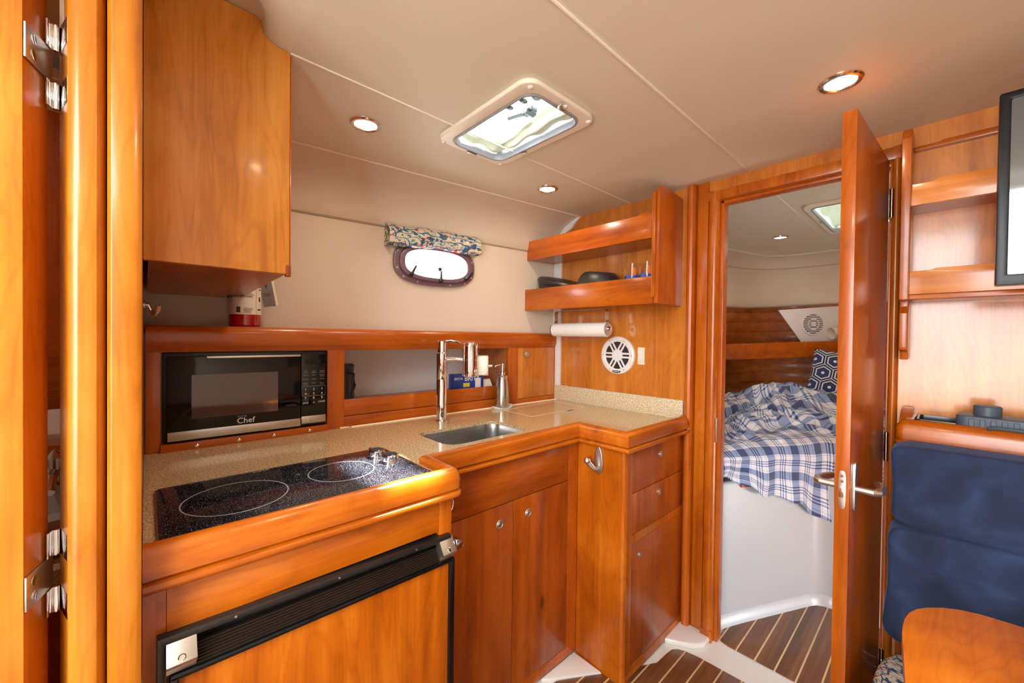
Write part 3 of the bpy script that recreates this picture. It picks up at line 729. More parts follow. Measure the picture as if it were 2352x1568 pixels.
# ---- worktop with raised cherry rail, splash and inlaid lid
t = thing('galley_worktop', 'speckled tan stone worktop with a rounded cherry fiddle rail', 'worktop', (-1.2, .9, ZC))
SINK = rrect(-1.335, -1.105, .742, 1.122, .05, 8)
top = [(-1.62, -.003), (-.882, -.003), (-.882, .585), (-1.022, .585), (-1.022, 1.300), (-.80, 1.300), (-.80, 1.786), (-1.565, 1.798), (-1.575, 1.3)]
COOK = (-1.222, -.93, .018, .562)
MB().prism(top, ZC-.013, ZC, 'z', holes=[SINK]).put('stone_top', 'stone', t)
ip = [(-.842, -.003)] + [(-.842, .575)] + arc(-.866, .586, .024, 0, 90, 5)[1:] + [(-.975, .610), (-.975, 1.268), (-.757, 1.268), (-.757, 1.745)] + [(-.759, 1.770), (-.768, 1.786), (-.782, 1.794)]
prof = [(.000, .908), (-.001, .930), (.002, .943), (.008, .9535), (.016, .9590), (.022, ZR), (.028, .9585), (.033, .9535), (.035, .947), (.035, .885), (.003, .885), (-.002, .887), (-.004, .891), (-.004, .897), (-.001, .9005), (.006, .9015), (.008, .9035), (.006, .9055)]
rl = MB().sweep(ip, prof); rl.put('fiddle_rail', 'cherry_y', t, smooth=50)
MB().box(-1.556, -.795, 1.783, YB, ZC, 1.022, .002).put('backsplash', 'stone_pale', t)
lid = MB()
LD = [(-1.481, 1.312), (-1.278, 1.305), (-1.280, 1.700), (-1.500, 1.725)]
for a, b in zip(LD, LD[1:] + LD[:1]):
    lid.sweep([a, b], [(-.0018, ZC-.002), (.0018, ZC-.002), (.0018, ZC+.0007), (-.0018, ZC+.0007)])
lid.put('lid_seam', 'caulk', t, 'cream seam around the flush lid')
MB().box(-1.273, -1.263, 1.548, 1.590, ZC-.001, ZC+.0008).put('finger_slot', 'ink', t)
ck = MB()
for a, b in (((-1.594, .560), (-1.596, .600)), ((-1.583, .60), (-1.548, 1.79))):
    ck.sweep([a, b], [(-.004, ZC), (0, ZC), (0, ZC+.005)])
ck.put('caulk_bead', 'caulk', t)
# ---- sink
t = thing('sink', 'brushed steel undermount sink bowl set into the worktop', 'sink', (-1.22, .93, .78))
bo = MB()
def sinkf(u, v):
    pts = rrect(-1.340, -1.100, .737, 1.127, .055, 10); n = len(pts); x = u*n; i = int(x) % n; j = (i+1) % n; k = x-int(x)
    p = Vector(pts[i]).lerp(Vector(pts[j]), k); c = Vector((-1.22, .932))
    prf = [(1.06, ZC-.0135), (1.0, ZC-.0135), (.988, ZC-.03), (.955, ZC-.14), (.93, ZC-.160), (.86, ZC-.17), (.1, ZC-.172)]
    q = v*(len(prf)-1); a = min(int(q), len(prf)-2); f = q-a
    s = lerp(prf[a][0], prf[a+1][0], f); z_ = lerp(prf[a][1], prf[a+1][1], f)
    d = p-c; return Vector((c.x + d.x*s, c.y + d.y*s, z_))
bo.grid(sinkf, 88, 24).put('bowl', 'steel', t, smooth=60)
MB().lathe([(.045, 0), (.045, .003), (.038, .004), (.034, .001), (.001, .001)], (-1.22, .932, ZC-.1725)).put('drain', 'chrome', t)
# ---- cooktop
t = thing('cooktop', 'black speckled glass two-ring cooktop set into the worktop', 'cooktop', (-1.08, .29, ZC))
MB().prism(rrect(COOK[0], -.884, COOK[2], COOK[3], .012, 5), ZC, ZC+.005, 'z', bev=.0012).put('glass_top', 'cookglass', t)
MB().box(COOK[0]+.010, -.884, COOK[2]-.003, COOK[2]-.0002, ZC, ZC+.0045).put('edge_trim', 'brushed', t)
def ringm(cx, cy, r): return MB().lathe([(r-.0012, 0), (r-.0012, .0006), (r+.0012, .0006), (r+.0012, 0)], (cx, cy, ZC+.0048), n=72, caps=False)
ringm(-1.053, .150, .098).put('burner_ring', 'ring_grey', t)
ringm(-1.075, .384, .080).put('burner_ring', 'ring_grey', t)
MT = Matrix.Translation((-1.205, .205, ZC+.0051)) @ Matrix.Rotation(PI/2, 4, 'Z')
MB().text('CIMA', .016, MT, .0002).put('brand_mark', 'dim_print', t)
for cx, cy in ((-1.135, .505), (-1.068, .515)):
    k = MB().lathe([(.025, 0), (.025, .003), (.0235, .005), (.0225, .015), (.0235, .018), (.0215, .021)], (cx, cy, ZC+.005)).put('control_knob', 'chrome', t)
    MB().lathe([(.0214, .0205), (.018, .0235), (.001, .0245)], (cx, cy, ZC+.005)).put('knob_cap', 'black_gloss', k)
    MB(Matrix.Translation((cx, cy, ZC+.005)) @ Matrix.Rotation(.5, 4, 'Z')).box(-.0255, -.018, -.004, .004, .004, .026, .0015).put('knob_pointer', 'chrome', k)
# ---- fridge locker
t = thing('fridge_locker', 'cherry locker face around the refrigerator, left of the sink doors', 'cabinet', (-1.2, .3, .02))
fp = MB()
fp.prism([(-.003, .0), (.026, .0), (.026, .885), (-.003, .885)], -1.2, XF-.004, 'x')
fp.put('face_frame', 'cherry_z', t); fp = MB()
fp.prism([(.553, .0), (.590, .0), (.590, .885), (.553, .885)], -1.58, XF, 'x', bev=.003)
fp.put('face_frame', 'cherry_z', t)
MB().box(-.90, XF-.002, .0265, .5525, .8, .889, .001).put('front_rail_panel', 'cherry_y', t)
MB().box(-1.02, XF, -.003, .590, .0, .07).put('plinth', 'cherry_y', t)
# refrigerator
t = thing('refrigerator', 'built-in refrigerator with black frame and cherry door panel', 'refrigerator', (-1.1, .3, .07))
XD = XF + .004
fr = MB()
fr.prism([(.014, .07), (.024, .07), (.024, .790), (.580, .778), (.580, .791), (.014, .803)], XF-.02, XD+.010, 'x', bev=.002)
fr.put('outer_frame', 'black_trim', t)
MB().prism([(.026, .07), (.586, .07), (.586, .738), (.026, .742)], XF-.38, XF-.006, 'x').put('door_body', 'black_plastic', t)
bl = MB()
bl.prism([(.030, .728), (.584, .722), (.584, .732), (.030, .738)], XF-.006, XD+.016, 'x', bev=.003)
bl.prism([(.030, .075), (.042, .075), (.042, .736), (.030, .736)], XF-.006, XD+.016, 'x', bev=.003)
bl.prism([(.574, .075), (.588, .075), (.588, .730), (.574, .730)], XF-.006, XD+.016, 'x', bev=.003)
bl.prism([(.030, .072), (.588, .072), (.588, .090), (.030, .090)], XF-.006, XD+.016, 'x', bev=.003)
bl.put('door_frame', 'black_gloss', t)
rb = MB()
for k in range(7):
    z0 = .7385 + k*.0042
    rb.prism([(.030, z0), (.584, z0-.006), (.584, z0-.0032), (.030, z0+.0028)], XF-.012, XD+.010 - .0026*k, 'x')
rb.put('ribbed_header', 'ribbed_brown', t)
MB().prism([(.0245, .750), (.579, .744), (.579, .779), (.0245, .7895)], XF-.03, XF-.016, 'x').put('vent_slot', 'black_plastic', t)
MB().prism([(.042, .090), (.574, .090), (.574, .7215), (.042, .7275)], XF-.02, XD+.006, 'x').put('door_panel', 'cherry_z', t)
for i, yy in enumerate((.045, .565)):
    L = MB()
    zz = .785 - .008*i
    L.prism([(XF-.004, zz-.045), (XF+.016, zz-.045), (XF+.019, zz-.03), (XF+.030, zz-.028), (XF+.034, zz-.022), (XF+.010, zz+.010), (XF-.004, zz+.012)], yy-.020, yy+.020, 'y', bev=.0015)
    lt = L.put('latch', 'nickel', t)
    MB().lathe([(.007, 0), (.007, .003), (.004, .005), (.001, .005)], (XF+.026, yy, zz-.018), (.8, 0, .6), 16).put('latch_screw', 'chrome', lt)
hg = MB().prism([(.588, .776), (.598, .776), (.610, .769), (.610, .752), (.596, .746), (.588, .752)], XD-.004, XD+.022, 'x', bev=.002)
hg.put('hinge_bracket', 'chrome', t)
for y_, z_ in ((.10, .778), (.20, .776), (.32, .774), (.44, .772)):
    pass
s_ = MB()
for y_, z_ in ((.12, .797), (.30, .794), (.48, .790)):
    s_ = MB(); s_.lathe([(.0022, 0), (.0022, .001), (.001, .0012)], (XD+.010, y_, z_-.0035), (1, 0, 0), 12)
    s_.put('screw_head', 'brushed', t)
# small ring pull on the side of the fridge locker
t = thing('ring_pull', 'small chrome ring pull on the side of the fridge locker', 'pull', (-.905, .592, .845))
MB().lathe([(.012, 0), (.012, .003), (.001, .004)], (-.905, .590, .845), (0, 1, 0), 20).put('rose', 'nickel', t)
MB().tube([(-.905 + .002, .606 + .014*math.cos(a), .843 + .020*math.sin(a)) for a in [2*PI*k/24 for k in range(24)]], .0022, 8, closed=True).put('ring', 'chrome', t)

def push_knob(parent, c, ax, r=.0155):
    k = MB().lathe([(r, 0), (r, .002), (r-.002, .0038), (r-.004, .0038), (r-.005, .0028), (r-.0065, .0028), (r-.0075, .0042), (.001, .0046)], c, ax, 28)
    return k.put('push_button', 'nickel', parent)
# ---- sink locker
t = thing('sink_locker', 'cherry base locker with two doors under the sink', 'cabinet', (-1.25, .95, .04))
MB().prism([(.595, .02), (1.300, .02), (1.300, .886), (.595, .886), (.595, .882), (.628, .882), (.628, .06), (1.24, .06), (1.24, .882), (.595, .882)], XS-.018, XS, 'x').put('face_frame', 'redcherry_z', t) if False else None
ff = MB()
ff.box(XS-.02, XS, 1.243, 1.300, .02, .886); ff.box(XS-.02, XS, .592, .618, .02, .886); ff.box(XS-.02, XS, .618, 1.243, .878, .886); ff.box(XS-.02, XS, .618, 1.243, .02, .058)
ff.put('face_frame', 'redcherry_z', t)
MB().box(-1.55, XS-.021, .60, 1.295, .02, .75).put('carcass', 'redcherry_z', t)
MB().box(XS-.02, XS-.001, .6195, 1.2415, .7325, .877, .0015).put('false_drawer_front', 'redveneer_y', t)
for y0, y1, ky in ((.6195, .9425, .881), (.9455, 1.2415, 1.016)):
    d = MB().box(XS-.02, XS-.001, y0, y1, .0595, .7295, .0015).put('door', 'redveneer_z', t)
    push_knob(d, (XS-.001, ky, .667), (1, 0, 0))
# ---- peninsula locker with drawers
t = thing('peninsula_locker', 'cherry end locker with two drawers and a door beside the doorway', 'cabinet', (-.9, 1.55, .01))
ch = .014
MB().prism([(-1.005, 1.301), (XP-ch, 1.301), (XP-ch*.35, 1.301+ch*.35), (XP, 1.301+ch), (XP, 1.340), (XP-.02, 1.340), (XP-.02, 1.320), (-1.005, 1.320)], .002, .886, 'z').put('side_panel', 'cherry_z', t)
pf = MB()
pf.box(XP-.02, XP, 1.340, 1.349, .01, .886); pf.box(XP-.02, XP, 1.7835, 1.798, .01, .886)
pf.box(XP-.02, XP, 1.349, 1.7835, .8735, .886); pf.box(XP-.02, XP, 1.349, 1.7835, .523, .554); pf.box(XP-.02, XP, 1.349, 1.7835, .012, .052)
pf.put('face_frame', 'cherry_z', t)
MB().box(-1.0, XP-.021, 1.321, 1.797, .02, .886).put('carcass', 'redcherry_z', t)
for z0, z1, ky, kz in ((.7145, .8725, 1.566, .824), (.5555, .7120, 1.557, .670)):
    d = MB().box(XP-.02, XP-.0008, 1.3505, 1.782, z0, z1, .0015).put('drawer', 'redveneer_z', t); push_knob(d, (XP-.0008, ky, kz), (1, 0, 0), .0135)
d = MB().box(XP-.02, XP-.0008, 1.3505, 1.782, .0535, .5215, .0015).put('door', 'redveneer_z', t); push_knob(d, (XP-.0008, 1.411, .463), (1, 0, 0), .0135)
# cleat-style robe hook on the side of the peninsula
t = thing('robe_hook', 'brushed metal robe hook on the side of the peninsula locker', 'hook', (-.902, 1.301, .826))
bp = [(-.903 + .020*math.cos(a)*(1 - .25*math.sin(a)), .826 + .055*math.sin(a)) for a in [2*PI*k/28 for k in range(28)]]
MB().prism(bp, 1.293, 1.301, 'y', bev=.003, seg=3).put('back_plate', 'nickel', t, smooth=60)
MB().tube([(-.903, 1.296, .795), (-.906, 1.286, .790), (-.914, 1.276, .797), (-.924, 1.266, .812), (-.929, 1.262, .822)], [.009, .009, .0085, .010, .010], 14).ball((-.930, 1.260, .824), .0135).put('hook_arm', 'nickel', t, smooth=70)
# white toe ledge under the peninsula side
struct(MB().prism([(-1.01, 1.296), (-.875, 1.296), (-.985, 1.13), (-1.01, 1.10)], 0, .012, 'z', bev=.004).put('trim_15', 'gelcoat'), 'moulded white toe ledge between sink locker and peninsula')

# ================================================================== LOCKER FASCIA AT THE BACK OF THE WORKTOP
RZ = -math.atan(.028)
F0 = (-1.594, .575, 0)
MF = Matrix.Translation(F0) @ Matrix.Rotation(RZ, 4, 'Z')          # local y along, x outward, z up
t = thing('locker_fascia', 'varnished cherry fascia with microwave bay, open niche and small locker above the worktop', 'cabinet', (-1.594, .575, ZC), RZ)
cp = MB(MF)
cp.prism([(.006, 1.256), (.010, 1.262), (.010, 1.300), (.006, 1.316), (-.004, 1.322), (-.02, 1.324), (-.30, 1.324), (-.30, 1.300), (-.012, 1.300), (-.012, 1.240), (.0, 1.240), (.003, 1.246), (.003, 1.252)], -.5745, 1.228, 'y').put('top_rail', 'redcherry_y', t, smooth=50)
MB(MF).box(-.02, 0, -.5745, -.541, ZC, 1.241, .001).put('post', 'redcherry_z', t)
MB(MF).box(-.03, .001, -.063, 0, ZC, 1.2405, .0015).put('post', 'redcherry_z', t)
MB(MF).box(-.02, 0, .847, .916, ZC, 1.2405, .001).put('post', 'redcherry_z', t)
MB(MF).box(-.02, 0, 1.207, 1.2265, ZC, 1.2405, .001).put('post', 'redcherry_z', t)
lb = MB(MF)
lb.box(-.018, 0, 0, .847, ZC, .978, .002); lb.box(-.020, -.003, 0, .847, .980, 1.045, .003)
lb.put('niche_fiddle', 'redcherry_y', t, smooth=50)
MB(MF).box(-.295, -.0185, -.02, .86, 1.000, 1.010).put('niche_floor', 'redcherry_y', t)
MB(MF).box(-.295, -.021, .848, .862, ZC, 1.299).put('niche_end', 'veneer_z', t)
MB(MF).box(-.295, -.0305, -.062, -.045, ZC, 1.299).put('niche_end', 'redcherry_z', t)
MB(MF).box(-.02, 0, .916, 1.207, ZC, .962, .001).put('locker_rail', 'redcherry_y', t)
d = MB(MF).box(-.018, -.002, .9185, 1.2045, .9635, 1.250, .001).put('locker_door', 'veneer_z', t)
MB(MF).lathe([(.007, 0), (.006, .008), (.009, .014), (.0155, .018), (.0165, .022), (.014, .027), (.008, .030), (.001, .0305)], (-.002, .965, 1.206), (1, 0, 0), 28).put('knob', 'nickel', d)
lg = MB(MF).box(-.02, .014, -.541, -.063, ZC, .958, .002).put('microwave_ledge', 'redcherry_y', t)
for y_ in (-.455, -.345, -.243, -.128):
    MB(MF).lathe([(.0055, 0), (.0055, .001), (.003, .0028), (.001, .003)], (.0135, y_, .9455), (1, 0, 0), 16).put('screw', 'chrome', lg)
# ---- microwave
t = thing('microwave_oven', 'black microwave oven with a steel lower band in the fascia bay', 'microwave', (-1.594, .575, .958), RZ)
mw = MB(MF); mw.box(-.135, -.012, -.538, -.066, .9585, 1.239, .004)
mw.put('case', 'black_plastic', t)
dr = MB(MF); dr.box(-.012, .010, -.527, -.157, .9655, 1.226, .003)
dd = dr.put('door', 'black_gloss', t)
MB(MF).box(.0095, .0107, -.468, -.230, 1.030, 1.168).put('window_screen', 'oven_screen', dd)
MB(MF).box(.0095, .0112, -.525, -.1575, .966, .994, .0005).put('steel_band', 'steel', dd)
MB(MF).box(.008, .0112, -.43, -.158, 1.2195, 1.2262, .001).put('top_strip', 'brushed', dd)
MB(MF).text('Chef', .026, Matrix(((0, 0, 1, .0108), (1, 0, 0, -.350), (0, 1, 0, 1.000), (0, 0, 0, 1))), .0003).put('brand_mark', 'print_white', dd)
MB(MF).text('MASTER', .0075, Matrix(((0, 0, 1, .0108), (1, 0, 0, -.349), (0, 1, 0, 1.0205), (0, 0, 0, 1))), .0003).put('brand_mark', 'dim_print', dd)
hd = MB(MF); hd.tube([(.010, -.225, 1.043), (.022, -.205, 1.046), (.024, -.18, 1.046), (.012, -.163, 1.044)], [.006, .008, .008, .006], 10).put('door_catch', 'black_gloss', dd)
pn = MB(MF).box(-.012, .010, -.1555, -.070, .9655, 1.229, .003).put('control_panel', 'black_gloss', t)
MB(MF).box(.0095, .0112, -.1545, -.071, .972, .999, .0005).put('steel_band', 'steel', pn)
def mtx(y, z, x=.0104): return Matrix(((0, 0, 1, x), (1, 0, 0, y), (0, 1, 0, z), (0, 0, 0, 1)))
bt = MB(MF)
yy3 = (-.141, -.113, -.085)
for r, row in enumerate((('1', '2', '3'), ('4', '5', '6'), ('7', '8', '9'))):
    for c_, s in enumerate(row): bt.text(s, .0115, mtx(yy3[c_], 1.094-r*.0165), .0002, 'CENTER')
bt.text('0', .010, mtx(yy3[1], 1.044), .0002, 'CENTER'); bt.text('START', .0085, mtx(yy3[2], 1.046), .0002, 'CENTER'); bt.text('STOP', .0085, mtx(yy3[0], 1.044), .0002, 'CENTER')
bt.put('keypad_numbers', 'print_white', pn)
dm = MB(MF)
words = (('Time\nCook', 'Time\nDefrost', 'Weight\nDefrost'), ('Popcorn', 'Pizza', 'Kitchen\nTimer'), ('Beverage', 'Potato', 'Frozen'), ('Frozen\nDinner', 'Reheat', 'Power\nLevel'))
for r, row in enumerate(words):
    for c_, s in enumerate(row): dm.text(s, .0056, mtx(yy3[c_], 1.163 - r*.0148), .0002, 'CENTER')
fr_ = rrect(-.153, -.073, 1.0725, 1.1085, .006, 4)
dm.tube([(.0105, p[0], p[1]) for p in fr_], .0006, 5, closed=True)
dm.put('keypad_words', 'dim_print', pn)
MB(MF).prism(rrect(-.143, -.090, 1.190, 1.2075, .004, 3), .010, .0106, 'x').put('display', 'smoke', pn)
dots = MB(MF)
for i in range(3):
    for j in range(2): dots.lathe([(.0014, 0), (.0014, .0006)], (.0111, -.146+i*.007, .9805+j*.007), (1, 0, 0), 8)
dots.put('emblem_dots', 'print_white', pn)
# ---- things in the niche
t = thing('coffee_carafe', 'black carafe at the left end of the open niche', 'carafe', (-1.662, .585, 1.010))
MB().lathe([(.050, 0), (.054, .004), (.052, .06), (.050, .155), (.053, .165), (.046, .172), (.001, .174)], (-1.662, .585, 1.010)).put('body', 'black_plastic', t)
MB().tube([(-1.612, .60, 1.15), (-1.59, .61, 1.145), (-1.585, .612, 1.10), (-1.60, .605, 1.06)], .006, 8).put('handle', 'black_plastic', t)
t = thing('filter_carton', 'blue printed filter carton standing in the niche behind the faucet', 'carton', (-1.65, 1.18, 1.010))
MX = Matrix.Translation((-1.632, 1.115, 1.010)) @ Matrix.Rotation(-.10, 4, 'Z')   # local y along front
MB(MX).box(-.05, 0, 0, .175, 0, .100, .001).put('box', 'blue_box', t)
MB(MX).text('BRITA', .034, Matrix(((0, 0, 1, .0004), (1, 0, 0, .062), (0, 1, 0, .066), (0, 0, 0, 1))), .0003).put('brand_mark', 'print_white', t)
MB(MX).box(0, .0008, .055, .092, .036, .056).put('yellow_patch', 'yellow', t)
MB(MX).box(0, .0008, .125, .158, .030, .078).put('picture_patch', 'print_white', t)
MB(MX).text('BRITA', .018, Matrix(((0, 0, 1, .0004), (1, 0, 0, .004), (0, 1, 0, .072), (0, 0, 0, 1))), .0003).put('small_brand_mark', 'print_white', t)
t = thing('folded_leaflet', 'white folded leaflet lying against the blue carton in the niche', 'leaflet', (-1.62, 1.33, 1.010))
MB(Matrix.Translation((-1.612, 1.22, 1.010)) @ Matrix.Rotation(-.55, 4, 'Y')).box(-.002, .002, 0, .14, .002, .075).put('sheet', 'paper', t)
# ---- faucet with filter
t = thing('faucet', 'tall chrome column faucet behind the sink', 'faucet', (-1.459, .93, ZC))
fx, fy = -1.459, .935
MB().lathe([(.029, 0), (.029, .005), (.026, .009), (.0225, .010)], (fx, fy, ZC), n=32).put('base_ring', 'chrome', t)
MB().lathe([(.0225, .009), (.0225, .175), (.0215, .178), (.0215, .182), (.0225, .184), (.0222, .292), (.0205, .294)], (fx, fy, ZC), n=36).put('column', 'chrome', t)
MB().lathe([(.0200, .295), (.0200, .342), (.018, .345), (.001, .346)], (fx, fy, ZC), n=32).put('cap', 'chrome', t)
MB().tube([(fx+.006, fy+.010, ZC+.341), (fx+.020, fy+.032, ZC+.345), (fx+.034, fy+.055, ZC+.341), (fx+.042, fy+.070, ZC+.332)], [.010, .009, .008, .006], 12, flat=.55).put('lever', 'chrome', t)
MB().tube([(fx, fy, ZC+.262), (fx+.030, fy+.048, ZC+.266), (fx+.058, fy+.088, ZC+.262), (fx+.064, fy+.098, ZC+.255)], .0095, 14).put('spout', 'chrome', t)
t = thing('tap_filter', 'chrome water filter clipped to the faucet spout', 'water filter', (fx+.068, fy+.104, ZC+.19))
qx, qy = fx+.066, fy+.102
MB().lathe([(.028, .190), (.033, .194), (.0345, .205), (.0345, .262), (.0338, .263), (.0338, .265), (.0345, .266), (.0345, .326), (.031, .337), (.001, .341)], (qx, qy, ZC), n=36).put('filter_housing', 'chrome', t)
MB(Matrix.Translation((qx+.026, qy+.042, ZC)) @ Matrix.Rotation(math.radians(-34), 4, 'Z')).box(-.022, .022, -.03, .03, .196, .285, .008, 3).put('filter_valve', 'chrome', t)
MB().cyl((qx+.04, qy+.062, ZC+.235), (qx+.052, qy+.082, ZC+.237), .006).put('valve_lever', 'chrome', t)
# ---- soap dispenser on its dish
t = thing('soap_dish', 'white oval dish holding the soap dispenser', 'dish', (-1.528, 1.345, ZC))
def dish(u, v):
    a = 2*PI*u; r = v
    x = .042*r*math.cos(a); y = .062*r*math.sin(a)*1.0
    z_ = .004 + .012*max(0, (r-.65)/.35)**1.6*abs(math.sin(a))**2
    return Vector((-1.528 + x, 1.345 + y, ZC + z_))
dm_ = MB().grid(dish, 40, 10).grid(lambda u, v: dish(u, 1) + Vector((0, 0, -.004*v)) if v < 1 else Vector((-1.528 + .036*math.cos(2*PI*u), 1.345 + .05*math.sin(2*PI*u), ZC)), 40, 2)
dm_.put('dish', 'white_plastic', t, smooth=60)
t = thing('soap_dispenser', 'brushed steel soap pump on the worktop by the small locker door', 'soap dispenser', (-1.530, 1.345, ZC+.004))
MB().lathe([(.033, 0), (.0350, .004), (.0345, .06), (.030, .125), (.0265, .146), (.027, .150), (.0265, .158)], (-1.530, 1.345, ZC+.004), n=36).put('bottle', 'steel', t)
MB().lathe([(.0275, .156), (.028, .160), (.024, .165), (.014, .167), (.014, .180), (.009, .182), (.0065, .184), (.0065, .205), (.009, .207), (.0085, .225), (.001, .229)], (-1.530, 1.345, ZC+.004), n=28).put('pump', 'chrome', t)
MB().tube([(-1.530, 1.345, ZC+.220), (-1.540, 1.331, ZC+.221), (-1.550, 1.318, ZC+.216), (-1.553, 1.314, ZC+.211)], .004, 10).put('nozzle', 'chrome', t)

# ================================================================== UPPER LOCKER, EXTINGUISHER, HOOK
XU = -1.085
t = thing('wall_locker', 'cherry wall locker, coloured as if brightly lit, hanging above the microwave', 'cabinet', (-1.4, .13, 1.446))
og = [(-.0035, 1.446), (.258, 1.446), (.258, 1.972), (.256, 1.979), (.233, 1.982), (.213, 1.989), (.2025, 2.000), (.1985, 2.014), (.1965, 2.0255), (.185, 2.032), (-.0035, 2.033)]
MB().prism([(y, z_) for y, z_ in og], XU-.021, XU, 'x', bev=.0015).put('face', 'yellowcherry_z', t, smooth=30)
MB().prism([(.004, 1.462), (.252, 1.462), (.252, 1.975), (.19, 1.985), (.19, 2.030), (.004, 2.030)], -1.74, XU-.021, 'x').put('carcass', 'cherry_z', t)
MB().prism([(-1.745, 1.428), (XU-.021, 1.446), (XU-.021, 1.462), (-1.745, 1.462)], .004, .252, 'y').put('bottom_panel', 'cherry_x', t)
MB().box(XU-.012, XU+.002, .2582, .2605, 1.452, 1.972).put('edge_band', 'redcherry_z', t)
MB().box(XU-.014, XU+.003, .250, .262, 1.440, 1.468, .003).put('corner_stop', 'cherry_z', t)
t = thing('fire_extinguisher', 'red fire extinguisher with a white printed label on the ledge under the wall locker', 'fire extinguisher', (-1.690, .262, 1.324))
ec = Vector((-1.690, .262, 1.324)); er = .0485
MB().lathe([(.044, 0), (er, .006), (er, .20), (.040, .235), (.018, .25), (.016, .27)], ec, n=48).put('cylinder', 'red_paint', t)
def lab(u, v, r=er+.0006):
    a = math.radians(-130 + 210*u); return ec + Vector((r*math.cos(a), r*math.sin(a), .043 + .155*v))
MB().grid(lab, 50, 4).put('label', 'label_white', t)
def lp(u0, u1, v0, v1, mb, k=8): mb.grid(lambda u, v: lab(lerp(u0, u1, u), lerp(v0, v1, v), er+.0011), k, 1)
# the face seen from the galley is around u=.45 .. .80
for (v0, n_) in ((.90, 3), (.76, 3), (.62, 4), (.47, 5), (.40, 1)):
    for k in range(n_):
        tx = MB(); lp(.28, .71 + .03*math.sin(k*2.1+v0*9), v0 - k*.022, v0 - k*.022 + .009, tx); tx.put('print_line', 'ink', t)
for k in range(4):
    tx = MB(); lp(.55, .70 - .012*k, .13 - k*.028, .14 - k*.028, tx); tx.put('address_line', 'ink', t)
for q in ((.83, .88, .30, .40), (.80, .90, .10, .135), (.83, .90, .62, .645), (.83, .90, .56, .585), (.83, .90, .80, .825)):
    tx = MB(); lp(*q, tx); tx.put('warning_symbol', 'ink', t)
mb = MB(); lp(.765, .780, 0, 1, mb); mb.put('yellow_stripe', 'yellow', t)
mb = MB(); lp(.43, .50, .04, .17, mb); mb.put('emblem_patch', 'ink', t)
mb = MB(); lp(.445, .485, .055, .155, mb, 4); mb.put('emblem', 'red_paint', t)
mb = MB()
a = math.radians(-62)
MB().tube([ec + Vector((.0545*math.cos(b_), .0545*math.sin(b_), .135)) for b_ in [math.radians(-150 + 12*k) for k in range(8)]], .007, 8, flat=1.8).tube([ec + Vector((.053*math.cos(math.radians(-66)), .053*math.sin(math.radians(-66)), .10)), ec + Vector((.056*math.cos(math.radians(-66)), .056*math.sin(math.radians(-66)), .19))], .007, 8).put('strap', 'black_plastic', t)
t = thing('inspection_tag', 'grey inspection tag hanging beside the fire extinguisher', 'tag', (-1.680, .33, 1.40))
tg = MB(Matrix.Translation((-1.676, .335, 1.400)) @ Matrix.Rotation(math.radians(10), 4, 'X') @ Matrix.Rotation(math.radians(14), 4, 'Z'))
tg.box(-.001, .001, -.020, .022, 0, .12, .0004).put('card', 'grey_tag', t)
tgm = Matrix.Translation((-1.676, .335, 1.400)) @ Matrix.Rotation(math.radians(10), 4, 'X') @ Matrix.Rotation(math.radians(14), 4, 'Z')
MB(tgm).box(-.002, .0014, .022, .031, .002, .12, .0004).put('sleeve_edge', 'label_white', t)
MB(tgm).prism([(-.008, .088), (.008, .088), (.0, .062)], .001, .0016, 'x').box(.001, .0015, -.014, .012, .044, .047).box(.001, .0015, -.010, .008, .038, .041).put('print', 'ink', t)
t = thing('coat_hook', 'small chrome hook on the partition left of the microwave', 'hook', (-1.46, -.002, 1.36))
MB().lathe([(.012, 0), (.012, .003), (.006, .005), (.006, .010)], (-1.46, -.004, 1.375), (0, 1, 0), 18).put('rose', 'nickel', t)
MB().tube([(-1.46, .004, 1.375), (-1.46, .012, 1.360), (-1.455, .016, 1.350), (-1.44, .020, 1.349), (-1.43, .024, 1.358), (-1.428, .025, 1.372)], [.0045, .0045, .005, .005, .005, .006], 10).put('hook_arm', 'chrome', t)

# ================================================================== PORTLIGHT AND ITS VALANCE
w1 = sroot('window_1', (hull_x(1.03), 1.03, PLZ), 0, 'oval opening portlight in the port hull side')
fr = MB(MH); fr.prism(sup(0, PLZ, .420, .205), 0, .020, 'z', bev=.007, seg=3, holes=[sup(0, PLZ, .350, .148)])
fr.put('window_frame', 'plum', w1, smooth=60)
f2 = MB(MH); f2.prism(sup(0, PLZ, .372, .166), .018, .036, 'z', bev=.005, seg=2, holes=[sup(0, PLZ, .322, .130)])
f2.put('opening_ring', 'plum', w1, smooth=60)
MB(MH).prism(sup(0, PLZ, .336, .140), -.012, -.006, 'z').put('window_pane', 'pane', w1)
dg = []
for x_, y_, ang in ((-.135, PLZ-.062, 25), (.012, PLZ-.078, -3), (.150, PLZ-.058, 40)):
    a = math.radians(90-ang)
    d = MB(MH).lathe([(.009, 0), (.009, .012), (.001, .014)], (x_, y_, .030), n=16)
    d.tube([(x_, y_, .042), (x_+.022*math.cos(a), y_+.022*math.sin(a), .046), (x_+.046*math.cos(a), y_+.046*math.sin(a), .050)], [.008, .006, .0045], 10)
    d.put('dog_handle', 'black_plastic', w1)
sc_ = MB(MH)
for k in range(12):
    a = 2*PI*k/12 + .2; e = 2/3.2
    x_ = .196*math.copysign(abs(math.cos(a))**e, math.cos(a)); y_ = .091*math.copysign(abs(math.sin(a))**e, math.sin(a))
    sc_.lathe([(.0055, 0), (.004, .002), (.001, .0025)], (x_, PLZ+y_, .0195), n=12)
sc_.put('frame_screws', 'nickel', w1)
MB(MH).lathe([(.011, 0), (.009, .006), (.001, .008)], (.035, PLZ-.012, -.02), n=16).put('outside_stay_knob', 'rubber', w1)
